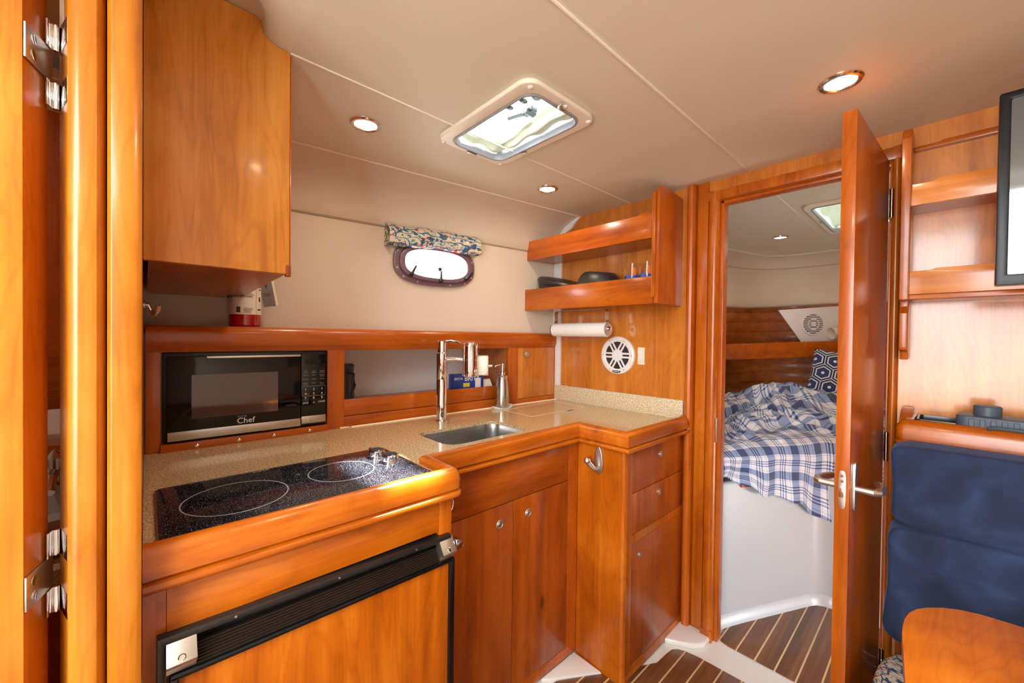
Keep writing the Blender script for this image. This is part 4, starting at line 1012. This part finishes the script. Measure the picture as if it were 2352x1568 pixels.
def val(u, v):
    x = lerp(-.247, .212, u) + .012*(v if u > .9 else 0)
    z_ = lerp(1.800, 1.700, v) + .012*u - .004*math.sin(u*9)
    d = .010 + .050*min(1, v*2.4)**.6 + .010*math.sin(v*PI)
    if v > .93: d -= .02*(v-.93)/.07
    d += .003*math.sin(u*21 + v*3)
    return MH @ Vector((x, z_, d))
def val_end(x):
    return lambda u, v: MH @ Vector((x + (.012*v if x > 0 else 0), lerp(1.800, 1.700, v) + (.012 if x > 0 else 0), u*(.010 + .050*min(1, v*2.4)**.6)))
tag(MB().grid(val, 60, 20, lambda u, v: (u*.48, v*.13)).grid(val_end(-.247), 4, 12, lambda u, v: (u*.05, v*.1)).grid(val_end(.212), 4, 12, lambda u, v: (u*.05, v*.1))
    .put('window_valance', 'paisley', smooth=180), 'short paisley valance over the oval portlight', 'valance')
# ================================================================== DOWNLIGHTS
def downlight(c, label, z=1.98):
    t = thing('downlight', label, 'ceiling light', (c[0], c[1], z), 0, None)
    MB().lathe([(.0485, 0), (.048, -.003), (.044, -.0065), (.037, -.0075), (.034, -.005), (.0325, -.001)], (c[0], c[1], z), n=40, caps=False).put('trim_ring', 'lamp_ring', t)
    MB().lathe([(.0335, -.0022), (.02, -.0035), (.001, -.0040)], (c[0], c[1], z), n=32, caps=False).put('lens', 'lamp_glow', t)
    return t
d0 = downlight((-1.275, .522), 'round brass-rimmed downlight in the headliner nearest the wall locker')
for p, lb in (((-1.242, 1.352), 'small round downlight in the headliner above the bulkhead shelf'),
              ((-.196, 1.340), 'large-looking round downlight in the headliner in front of the open door'),
              ((-.746, 3.085), 'round downlight in the berth headliner seen through the doorway')):
    dup(d0, (p[0], p[1], 1.98), None, lb)
for p in ((.55, 1.34), (-.196, .45)):  # unseen downlights added to give the saloon more light
    o = dup(d0, (p[0], p[1], 1.98), None, 'added unseen downlight that brightens the saloon'); o['group'] = 'added downlights out of view'
dup(d0, (-1.25, -.45, 2.035), None, 'added unseen downlight that brightens the head compartment')  # unseen lamp added to light the dark head interior
# ================================================================== DECK HATCHES
def hatch(H, label, cover):
    x0, x1, y0, y1 = H; cx, cy = (x0+x1)/2, (y0+y1)/2
    t = thing('deck_hatch', label, 'hatch', (cx, cy, 1.98))
    fo = rrect(x0-.026, x1+.034, y0-.040, y1+.032, .045, 6)
    MB().prism(fo, 1.966, 1.98, 'z', bev=.005, seg=3, holes=[rrect(x0, x1, y0, y1, .045, 6)]).put('frame', 'hatch_white', t, smooth=60)
    MB().prism(rrect(x0-.001, x1+.001, y0-.001, y1+.001, .046, 6), 1.963, 1.986, 'z', bev=.003, holes=[rrect(x0+.007, x1-.007, y0+.007, y1-.007, .04, 6)]).put('gasket', 'ring_grey', t)
    MB().prism(rrect(x0-.004, x1+.004, y0-.004, y1+.004, .046, 6), 1.9865, 2.062, 'z', holes=[rrect(x0+.002, x1-.002, y0+.002, y1-.002, .042, 6)]).put('shaft', 'berth_white', t)
    MB().prism(rrect(x0-.02, x1+.02, y0-.02, y1+.02, .05, 6), 2.062, 2.090, 'z', bev=.004, holes=[rrect(x0+.012, x1-.012, y0+.012, y1-.012, .045, 6)]).put('lid_frame', 'berth_white', t)
    MB().prism(rrect(x0+.01, x1-.01, y0+.01, y1-.01, .05, 6), 2.080, 2.086, 'z').put('lid_pane', 'pane', t)
    for px, py in ((x0+.02-.034, y0-.012), (x1+.008, y0-.010), (x1+.012, y1+.010), (x0-.010, y1+.012), (x1+.014, (y0+y1)/2+.01)):
        MB().ball((px, py, 1.966), .0085, 1, 1, .55).put('screw_cap', 'white_plastic', t)
    # crumpled fabric blind bunched along the outboard and forward edges
    wo, wf = cover
    def bl(u, v):
        k = u
        xi = lerp(x0 + wo, x1 - .012, max(0, (k-.42)/.58)**1.0) if k > .42 else x0 + wo + .012*math.sin(k*16)
        if k < .42:
            q = k/.42; inner = Vector((x0 + wo*(1 - .12*math.sin(q*5)), lerp(y0+.010, y1-wf-.02, q))); outer = Vector((x0+.009, lerp(y0+.010, y1-.010, q)))
        else:
            q = (k-.42)/.58; inner = Vector((lerp(x0+wo, x1-.010, q), lerp(y1-wf-.02, y1-wf, q) + .012*math.sin(q*6))); outer = Vector((lerp(x0+.009, x1-.010, q), y1-.009))
        rad = .045*max(0, 1-abs(k-.42)/.18)
        inner += Vector((-rad*.35, rad*.6)) if cover[1] < .2 else Vector((0, 0))
        p = inner.lerp(outer, v)
        z_ = lerp(2.010, 1.994, v) - .010*math.sin(v*PI) + .007*math.sin(v*11 + k*7)*math.sin(v*PI) + .006*math.sin(k*31)*v
        return Vector((p.x, p.y, z_))
    MB().grid(bl, 60, 16).put('blind', 'blind', t, smooth=180)
    lt = MB(); lt.tube([(x1+.002, cy-.002, 1.962), (x1+.012, cy-.008, 1.958), (x1+.020, cy-.018, 1.958)], [.005, .008, .004], 10); lt.put('screen_latch', 'nickel', t)
    lt = MB(); lt.tube([(x0+.110, y1+.003, 1.964), (x0+.140, y1+.006, 1.960)], .004, 8).box(x0-.012, x0-.004, cy-.03, cy+.01, 1.960, 1.967, .002); lt.put('screen_catch', 'nickel', t)
    hx, hy = cx+.012, y1-.050
    hm = MB(); hm.box(hx-.026, hx+.026, hy-.013, hy+.013, 2.046, 2.066, .006, 3).cyl((hx, hy-.022, 2.052), (hx, hy+.022, 2.052), .011, 18)
    hm.tube([(hx-.02, hy, 2.056), (hx-.06, hy-.004, 2.062), (hx-.095, hy-.010, 2.064)], [.008, .007, .007], 8)
    for dx_, dy_ in ((.015, -.045), (-.045, -.052), (.055, -.025), (.075, -.055), (-.085, -.075)):
        hm.ball((hx+dx_, hy+dy_, 2.066), .012, 1.0, 1.5, .5)
    hm.put('lid_handle', 'black_plastic', t)
    return t
hatch(HATCH, 'white framed deck hatch with crumpled green blind over the sink', (.083, .062))
hatch(HATCH2, 'white framed deck hatch over the berth seen through the doorway', (.12, .625))

# ================================================================== SHELF ON THE BULKHEAD
YS = 1.578
t = thing('galley_shelf', 'two-tier cherry wall shelf with deep fronts beside the hull lining', 'shelf', (-1.2, 1.69, 1.447))
xl = hull_x(1.60)-.004
def fid(z0, z1, z2, step):
    pts = [(xl, z0), (-.856, z0), (-.856, z2), (-.900, z2), (-.908, z1+.003), (-.918, z1), (xl+.006, z1), (xl+.006, z0+.062), (xl, z0+.06)] if step else [(xl, z0), (-.838, z0), (-.838, z1), (xl, z1)]
    return pts
MB().prism(fid(1.449, 1.566, 0, False), YS, YS+.018, 'y', bev=.002).put('lower_front', 'cherry_x', t)
MB().prism(fid(1.731, 1.838, 1.846, True), YS+.012, YS+.030, 'y', bev=.002).put('upper_front', 'redcherry_x', t)
MB().prism([(hull_x(1.6), YS+.018), (-.832, YS+.018), (-.832, YB-.001), (hull_x(1.79), YB-.001)], 1.470, 1.484, 'z').put('lower_shelf', 'cherry_x', t)
MB().prism([(hull_x(1.6), YS+.030), (-.832, YS+.030), (-.832, YB-.001), (hull_x(1.79), YB-.001)], 1.733, 1.748, 'z').put('upper_shelf', 'cherry_x', t)
MB().prism([(YS-.006, 1.449), (YB-.001, 1.449), (YB-.001, 1.934), (YS+.030, 1.948), (YS+.018, 1.944), (YS+.012, 1.928), (YS+.002, 1.921)], -.832, -.814, 'x', bev=.002).put('end_panel', 'redcherry_z', t)
MB().prism([(YS-.012, 1.475), (YS-.002, 1.475), (YS-.002, 1.919), (YS-.012, 1.914)], -.842, -.826, 'x', bev=.0025).put('front_stile', 'cherry_z', t)
# pans and glasses on it
ZS = 1.4845
t = thing('frying_pan', 'dark rimmed round pan upside down at the left end of the shelf', 'pan', (-1.475, 1.688, ZS), 0)
Mpn = Matrix.Translation((-1.462, 1.697, 1.572)) @ Matrix.Rotation(math.radians(15), 4, 'Y') @ Matrix.Rotation(math.radians(5), 4, 'X') @ Matrix.Diagonal((1.28, .86, 1, 1))
MB(Mpn).lathe([(.085, -.040), (.092, -.038), (.106, .0), (.108, .018), (.113, .022), (.113, .036), (.106, .046), (.085, .050), (.001, .052)], n=56).put('body', 'pan_black', t)
MB(Mpn).lathe([(.1125, .0225), (.1145, .024), (.1145, .034), (.1125, .0355)], n=56, caps=False).put('rim_band', 'black_trim', t)
t = thing('saucepan', 'black domed bowl-shaped pan in the middle of the shelf', 'pan', (-1.215, 1.688, ZS))
Mpn = Matrix.Translation((-1.198, 1.697, 1.555)) @ Matrix.Rotation(math.radians(8), 4, 'Y') @ Matrix.Rotation(math.radians(3), 4, 'X') @ Matrix.Diagonal((1.06, .87, 1, 1))
MB(Mpn).lathe([(.104, -.050), (.110, -.048), (.112, .0), (.106, .034), (.094, .058), (.078, .074), (.066, .078), (.001, .079)], n=56).put('body', 'pan_black', t)
def tumbler(c, label):
    t = thing('tumbler', label, 'glass', c)
    MB().lathe([(.031, 0), (.033, .003), (.0345, .165), (.0330, .166), (.0315, .012), (.001, .010)], c, n=36).put('glass_body', 'drinking_glass', t)
    pr = MB()
    def pt(a, z_, r): return Vector(c) + Vector((r*math.cos(a), r*math.sin(a), z_))
    def patch(a0, a1, z0, z1, k=6, jag=0.0, r=.0348):
        pr.grid(lambda u, v: pt(math.radians(lerp(a0, a1, u)), lerp(z0, z1 + jag*abs(math.sin(u*9)), v), r), k, 1)
    for q in range(6): patch(-180+q*60, -180+q*60+44, .070, .098, 8, .022)
    pr.put('blue_print', 'blue_paint', t)
    pr = MB()
    for q in range(4): patch(-150+q*90, -150+q*90+28, .108, .140, 6, .008)
    pr.put('orange_print', 'orange_paint', t)
    return t
tumbler((-1.005, 1.695, ZS), 'clear printed tumbler on the shelf, nearer the pans')
tumbler((-.929, 1.695, ZS), 'clear printed tumbler on the shelf against the end panel')
# ---- paper towel holder under the shelf
t = thing('towel_holder', 'flat steel paper towel bracket screwed under the shelf', 'holder', (-1.30, 1.69, 1.449))
YT, ZT = 1.690, 1.342
br = MB()
strap = [(-1.492, 1.335), (-1.494, 1.36), (-1.476, 1.375), (-1.472, 1.39), (-1.474, 1.432), (-1.466, 1.4435), (-1.45, 1.4455), (-1.165, 1.4455), (-1.148, 1.4435), (-1.139, 1.432), (-1.140, 1.39), (-1.136, 1.375), (-1.128, 1.36), (-1.128, 1.335)]
for a, b in zip(strap, strap[1:]):
    d = Vector((b[0]-a[0], b[1]-a[1])); nn = Vector((-d.y, d.x)).normalized()*.0012
    br.prism([(a[0]-nn.x, a[1]-nn.y), (b[0]-nn.x, b[1]-nn.y), (b[0]+nn.x, b[1]+nn.y), (a[0]+nn.x, a[1]+nn.y)], YT-.014, YT+.014, 'y')
br.put('strap', 'brushed', t, smooth=60)
for x_, s_ in ((-1.492, -1), (-1.128, 1)):
    e = MB().lathe([(.031, -.0012), (.031, .0012)], (x_, YT, ZT), (1, 0, 0), 32).put('end_disc', 'brushed', t)
    MB().lathe([(.011, 0), (.011, .006), (.006, .010), (.001, .0105)], (x_, YT, ZT+.004), (s_, 0, 0), 20).put('boss', 'chrome', t)
for x_ in (-1.385, -1.255): MB().lathe([(.004, 0), (.006, .004), (.001, .006)], (x_, YT-.004, 1.4440), (0, 0, -1), 12).put('screw', 'chrome', t)
t = thing('paper_towel_roll', 'white paper towel roll held in the bracket under the shelf', 'paper towel', (-1.31, YT, ZT))
MB().lathe([(.018, -.174), (.0335, -.174), (.0365, -.171), (.0365, .174), (.034, .176), (.018, .176)], (-1.310, YT, ZT), (1, 0, 0), 48).put('roll', 'paper', t)
# ---- round speaker and rocker switch on the bulkhead
t = thing('bulkhead_speaker', 'round white spoked speaker on the cherry bulkhead below the towel roll', 'speaker', (-1.143, YB, 1.212))
MSp = Matrix.Translation((-1.143, YB, 1.212)) @ Matrix.Rotation(PI/2, 4, 'X')      # local z toward the saloon
MB(MSp).lathe([(.0985, 0), (.0985, .004), (.096, .010), (.089, .0135), (.074, .0125), (.070, .010), (.070, .003)], n=56, caps=False).put('rim', 'white_plastic', t)
MB(MSp).lathe([(.090, .001), (.075, .004), (.001, .003)], n=40).put('cone', 'dark_cone', t)
gr = MB(MSp)
gr.lathe([(.031, .004), (.031, .010), (.028, .0125), (.013, .013), (.012, .0115), (.009, .0115), (.008, .0135), (.001, .0138)], n=36)
for k in range(6):
    a = math.radians(60*k); c_, s_ = math.cos(a), math.sin(a)
    for o in (-.0095, .0095):
        R_ = Matrix(((c_, -s_, 0, 0), (s_, c_, 0, 0), (0, 0, 1, 0), (0, 0, 0, 1)))
        g2 = bmesh.new()
        gr.box(.024, .076, o-.0048, o+.0048, .0055, .012, .0012, 1, R_)
gr.put('grille', 'white_plastic', t)
sd = MB(MSp)
for k in range(6):
    a = math.radians(60*k + (0 if k % 3 == 0 else 0)); sd.lathe([(.0026, 0), (.001, .0008)], (.0835*math.cos(a), .0835*math.sin(a), .0131), n=8)
sd.put('screw_holes', 'dark_cone', t)
nm = MB(MSp).prism([(-.026, -.079), (-.021, -.088), (-.008, -.0905), (.008, -.0905), (.021, -.088), (.026, -.079)], .0128, .0142, 'z').put('name_strip', 'black_plastic', t)
MB(MSp).box(-.018, .018, -.0855, -.0828, .0141, .0146).put('strip_lettering', 'print_white', nm)
t = thing('light_switch', 'white rocker light switch on the bulkhead right of the speaker', 'light switch', (-1.010, YB, 1.213))
MB().box(-1.029, -.992, YB-.006, YB, 1.171, 1.256, .002).put('plate', 'cream_plastic', t)
MB(Matrix.Translation((-1.010, YB-.006, 1.213)) @ Matrix.Rotation(math.radians(4), 4, 'X')).box(-.009, .009, -.004, .002, -.021, .021, .0015).put('rocker', 'white_plastic', t)

# ================================================================== BERTH DOOR
DA = math.atan2(.155-.128, 1.775-1.312)      # leaf swung open into the saloon
MD = Matrix.Translation((-.130, 1.775, 0)) @ Matrix.Rotation(PI/2 + PI - DA, 4, 'Z')   # local x from hinge to latch edge
LEN = .464
d1 = sroot('door_1', (-.130, 1.775, .03), 0, 'cherry berth door standing open, seen nearly edge on')
# in local axes, +y is the face turned away to port when the leaf points aft
MB(MD).box(0, LEN, -.029, 0, .03, 1.884, .0012).put('leaf', 'redcherry_z', d1)
MB(MD).box(LEN-.004, LEN+.0006, -.0292, .0002, .0305, 1.8835, .0008).put('lipping', 'cherry_z', d1)
ML = MD @ Matrix.Translation((LEN, -.0145, 0))
fp_ = MB(ML); fp_.prism(sup(0, .919, .0165, .098, 4), 0, .0022, 'x', bev=.0006).put('latch_plate', 'brushed', d1)
MB(ML).box(.002, .010, -.005, .0045, .902, .926, .001).put('latch_bolt', 'chrome', d1)
fs = MB(ML)
for z_ in (.955, .942): fs.lathe([(.0042, 0), (.0036, .001), (.001, .0012)], (.0022, 0, z_), (1, 0, 0), 14)
fs.put('latch_screws', 'chrome', d1)
def lever(side, name):
    s = side; y0 = 0 if s > 0 else -.029
    h = MB(MD).prism(sup(LEN-.040, .924, .030, .128, 3.2, 30), y0, y0 + s*.007, 'y', bev=.002).put('escutcheon', 'nickel', d1)
    MB(MD).tube([(LEN-.040, y0 + s*.004, .918), (LEN-.040, y0 + s*.040, .918), (LEN-.048, y0 + s*.047, .918), (LEN-.075, y0 + s*.050, .916), (LEN-.110, y0 + s*.046, .914), (LEN-.140, y0 + s*.036, .914), (LEN-.146, y0 + s*.028, .914)], [.0085, .009, .010, .0105, .0105, .009, .006], 14).put('lever_handle', 'nickel', h)
lever(1, 'a'); lever(-1, 'b')
for z0 in (1.745, .960, .25):
    hk = MB().lathe([(.0062, -.046), (.0062, -.017), (.0056, -.016), (.0056, -.0145), (.0062, -.0135), (.0062, .0135), (.0056, .0145), (.0056, .016), (.0062, .017), (.0062, .046), (.004, .048)], (-.1225, 1.768, z0), n=18)
    hk.put('hinge', 'chrome', d1)

# ================================================================== STARBOARD END OF THE BULKHEAD
t = thing('bulkhead_bookshelf', 'pale cherry shelf unit with deep fiddles on the bulkhead right of the open door', 'shelf', (.3, 1.74, 1.42))
YK = 1.675
st = MB()
st.prism([(YB-.001, 1.425), (YK-.012, 1.425), (YK-.012, 1.905), (YK-.004, 1.913), (YK, 1.925), (YK+.012, 1.938), (YK+.04, 1.942), (YB-.001, 1.945)], -.0955, -.0745, 'x', bev=.003).put('stile', 'cherry_z', t)
MB().prism([(YB-.001, 1.245), (YK+.05, 1.245), (YK+.045, 1.27), (YK+.002, 1.275), (YK, 1.285), (YK, 1.385), (YK+.02, 1.405), (YK+.02, 1.425), (YB-.001, 1.425)], -.0945, -.0755, 'x', bev=.003).put('stile_bracket', 'cherry_z', t)
MB().prism([(-.0745, 1.703), (.75, 1.703), (.75, 1.772), (-.020, 1.772), (-.030, 1.7665), (-.0745, 1.7665)], YK, YK+.014, 'y', bev=.002).put('upper_fiddle', 'veneer_x', t)
MB().box(-.0745, .75, YK+.014, YB-.001, 1.703, 1.716).put('upper_shelf', 'cherry_x', t)
MB().prism([(-.0745, 1.4405), (.75, 1.4405), (.75, 1.514), (-.020, 1.514), (-.030, 1.5095), (-.0745, 1.5095)], YK, YK+.014, 'y', bev=.002).put('lower_fiddle', 'veneer_x', t)
MB().box(-.0745, .75, YK+.004, YB-.001, 1.426, 1.440, .002).put('lower_shelf', 'cherry_x', t)
MB().prism([(-.0745, 1.899), (.75, 1.899), (.75, 1.918), (-.012, 1.918), (-.020, 1.9135), (-.0745, 1.9135)], YB-.016, YB-.001, 'y', bev=.003).put('top_cleat', 'cherry_x', t)
# television on its bracket
t = thing('television', 'flat black television at the right edge of the picture', 'television', (.43, 1.36, 1.62))
YV = 1.35
MB().box(.0725, .80, YV+.004, YV+.040, 1.424, 1.830, .004).put('back_case', 'black_plastic', t)
MB().prism(rrect(.0715, .801, 1.423, 1.831, .004, 3), YV-.006, YV+.006, 'y', bev=.0015, holes=[rrect(.088, .785, 1.445, 1.815, .002, 2)]).put('bezel', 'bezel_black', t)
MB().box(.087, .786, YV-.003, YV+.004, 1.444, 1.816).put('screen', 'screen_black', t)
MB().box(.38, .48, YV+.040, YB-.003, 1.58, 1.68, .004).put('wall_bracket', 'black_plastic', t)
# settee: ledge, cushions, seat
t = thing('settee_ledge', 'cherry ledge with rounded front rail above the blue backrest', 'ledge', (.3, 1.66, 1.0))
lp_ = [(-.088, YB-.002), (-.092, 1.640)] + arc(-.074, 1.634, .020, 180, 270, 5) + [(.9, 1.612)]
prl = [(0, 1.018), (0, 1.045), (.004, 1.060), (.012, 1.070), (.022, 1.075), (.034, 1.072), (.038, 1.060), (.038, 1.000), (.002, 1.000), (-.002, 1.004), (-.003, 1.009), (-.001, 1.0135), (.003, 1.015), (.003, 1.0165)]
MB().sweep(lp_, prl).put('rail', 'cherry_x', t, smooth=50)
MB().prism([(1.66, 1.055), (YB-.002, 1.055), (YB-.002, 1.088), (1.785, 1.094), (1.75, 1.092), (1.70, 1.080), (1.665, 1.068)], -.0885, -.062, 'x', bev=.003).put('end_cheek', 'redcherry_y', t)
MB().box(-.061, .9, 1.652, YB-.002, 1.030, 1.046).put('ledge_board', 'cherry_x', t)
t = thing('black_tray', 'shallow black tray lying on the settee ledge', 'tray', (.06, 1.72, 1.046))
MB().prism(rrect(-.052, .30, 1.665, 1.785, .01, 4), 1.0465, 1.052, 'z').prism(rrect(-.052, .30, 1.665, 1.785, .010, 4), 1.0465, 1.074, 'z', bev=.0012, holes=[rrect(-.047, .295, 1.670, 1.780, .008, 4)]).put('tray', 'tray_black', t)
t = thing('camera_case', 'blue-grey ribbed plastic case with a round knob on the settee ledge', 'case', (.16, 1.70, 1.055))
Mcs = Matrix.Translation((.028, 1.690, 1.055)) @ Matrix.Rotation(math.radians(-7), 4, 'Z')
cb = MB(Mcs); cb.prism(rrect(0, .40, -.045, .060, .022, 6), .006, .046, 'z', bev=.005, seg=3)
cs = cb.put('body', 'case_blue', t, smooth=50)
rb = MB(Mcs)
for k in range(18): rb.box(.026 + k*.019, .036 + k*.019, -.0475, -.042, .010, .040, .001, 1)
rb.put('ribs', 'case_blue', t)
MB(Mcs).lathe([(.026, 0), (.026, .024), (.023, .027), (.001, .027)], (.054, .010, .046), n=36).put('round_knob', 'case_blue', t)
MB(Mcs).tube([(.060, -.048, .010), (.064, -.062, .022), (.072, -.064, .024), (.150, -.064, .024), (.158, -.062, .022), (.162, -.048, .010)], .004, 8).put('carry_handle', 'case_blue', t)
MB(Mcs).tube([(.160, .005, .047), (.178, -.003, .048), (.196, -.001, .048)], .004, 8, flat=.4).put('white_mark', 'print_white', t)
# backrest cushions and seat
def cushion(name, x0, x1, y0, y1, z0, z1, mat, label, e=5.5, wr=.012, seed=1, M=None):
    c = ((x0+x1)/2, (y0+y1)/2, (z0+z1)/2)
    b = rbox(MB(), c, x1-x0, y1-y0, z1-z0, e, 128, 48, M, wr, seed, 1.5)
    o = b.put(name, mat, smooth=180)
    return tag(o, label, 'cushion')
cushion('backrest_cushion', -.098, .92, 1.515, 1.640, .796, 1.020, 'navy', 'upper navy velvet backrest cushion under the cherry ledge', 12, .010, 3)
cushion('backrest_cushion', -.100, .92, 1.505, 1.640, .470, .800, 'navy', 'lower navy velvet backrest cushion behind the table', 12, .012, 8)
cushion('seat_cushion', -.112, .92, .60, 1.60, .335, .455, 'paisley', 'paisley print seat cushion under the table', 7, .004, 5)
t = thing('settee', 'cherry settee base under the paisley cushion', 'settee', (.4, 1.2, 0))
MB().box(-.098, .92, .63, 1.60, 0, .334, .006).put('front_box', 'cherry_y', t)
MB().box(-.085, .92, 1.642, YB-.002, .0, .998, .003).put('back_support', 'redcherry_x', t)
# table
t = thing('cabin_table', 'bright cherry table with rounded corners in the lower right foreground', 'table', (.35, .85, 0))
tp = [(-.024, .50), (-.0345, .92), (-.0465, 1.075)] + [(-.0470, 1.105), (-.0455, 1.135), (-.0405, 1.165), (-.031, 1.192), (-.016, 1.216), (.006, 1.240), (.030, 1.258), (.060, 1.270), (.11, 1.276), (.72, 1.280), (.76, 1.26), (.78, 1.22), (.78, .50)]
MB().prism(tp, .708, .740, 'z', bev=.003, seg=2).put('tabletop', 'brightcherry_y', t, smooth=40)
MB().lathe([(.11, .335-.33), (.11, .015), (.045, .02), (.04, .05), (.04, .700), (.10, .708)], (.42, .48, 0), n=32).put('pedestal_leg', 'brushed', t)

# ================================================================== HEAD DOOR AND WHAT SHOWS BEHIND IT
d2 = sroot('door_2', (-.79, -.1136, .02), 0, 'bifold cherry door of the head compartment at the left edge')
MB().prism([(-.7905, -.1140), (-.8455, -.0998), (-.8500, -.1130), (-.8300, -.60), (-.7905, -.60)], .02, 2.02, 'z', bev=.001).put('leaf', 'brightcherry_z', d2)
def hinge(zc):
    r = MB()
    # plate on the leaf edge
    a = Vector((-.7935, -.1127)); b_ = Vector((-.8440, -.0997)); e = (b_-a).normalized(); nn = Vector((-e.y, e.x)) if Vector((-e.y, e.x)).y > 0 else Vector((e.y, -e.x))
    Mh = Matrix(((e.x, nn.x, 0, a.x), (e.y, nn.y, 0, a.y), (0, 0, 1, zc), (0, 0, 0, 1)))
    r = MB(Mh); r.box(-.003, .060, .0002, .0022, -.022, .022, .0006)
    h = r.put('hinge', 'nickel', d2)
    sc = MB(Mh)
    for z_ in (-.010, .010): sc.lathe([(.0062, 0), (.0062, .0006), (.0035, .0002), (.001, .0002)], (.014, .0022, z_), (0, 1, 0), 18)
    sc.put('hinge_screw', 'chrome', h)
    k = MB()
    for s in (-1, 1):
        z0, z1 = sorted((zc + s*.0225, zc + s*.058))
        k.prism([(-.8495, -.0892), (-.8505, -.0875), (-.8085, -.0766), (-.8080, -.0782)], z0, z1, 'z', bev=.0004)
        k.cyl((-.8475, -.0925, z0), (-.8475, -.0925, z1), .0038, 16)
        k.prism([(-.8460, -.0972), (-.8455, -.0955), (-.8340, -.0985), (-.8345, -.1005)], z0, z1, 'z', bev=.0004)
    k.put('hinge_knuckle', 'chrome', h)
    s2 = MB(); d_ = Vector((.0425, .0110)).normalized(); n2 = Vector((-d_.y, d_.x))
    n2 = n2 if n2.y < 0 else -n2
    for s in (-1, 1):
        for q in (-.009, .009):
            s2.lathe([(.0055, 0), (.0045, .0018), (.001, .0024)], (-.822, -.0798, zc + s*.040 + q), (n2.x, n2.y, 0), 14)
    s2.put('knuckle_screw', 'chrome', h)
hinge(1.668); hinge(.962)
t = thing('head_vanity', 'cherry vanity with stone top glimpsed through the gap at the hinge side', 'vanity', (-1.55, -.2, 0))
MB().box(-1.75, -1.20, -.60, -.036, .0, .80).put('cabinet', 'cherry_z', t)
MB().box(-1.76, -1.18, -.60, -.036, .80, .83, .004).put('vanity_top', 'stone_pale', t)
MB().box(-1.76, -1.60, -.60, -.036, .83, .98, .003).put('vanity_splash', 'stone_pale', t)
MB().box(-1.76, -1.58, -.60, -.036, .98, 1.0, .003).put('vanity_rail', 'cherry_y', t)
MB().box(-1.76, -1.62, -.60, -.036, 1.09, 1.26, .003).put('vanity_locker', 'cherry_y', t)
MB().box(-1.78, -1.74, -.60, -.036, 1.26, 2.03).put('vanity_back', 'redcherry_z', t)
t = thing('basin', 'white wash basin glimpsed through the gap in the head door', 'basin', (-1.36, -.17, .83))
MB().lathe([(.10, .0), (.135, .01), (.145, .075), (.150, .085), (.142, .085), (.125, .02), (.001, .012)], (-1.36, -.185, .83), n=40).put('bowl', 'berth_white', t)
t = thing('basin_tap', 'chrome basin tap behind the head door gap', 'tap', (-1.53, -.165, .83))
MB().lathe([(.025, 0), (.022, .02), (.016, .06), (.020, .09), (.014, .11), (.024, .15), (.001, .17)], (-1.53, -.170, .83), n=28).tube([(-1.53, -.17, .90), (-1.48, -.168, .95), (-1.43, -.166, .95), (-1.40, -.166, .925)], .012, 12).put('tap', 'chrome', t)
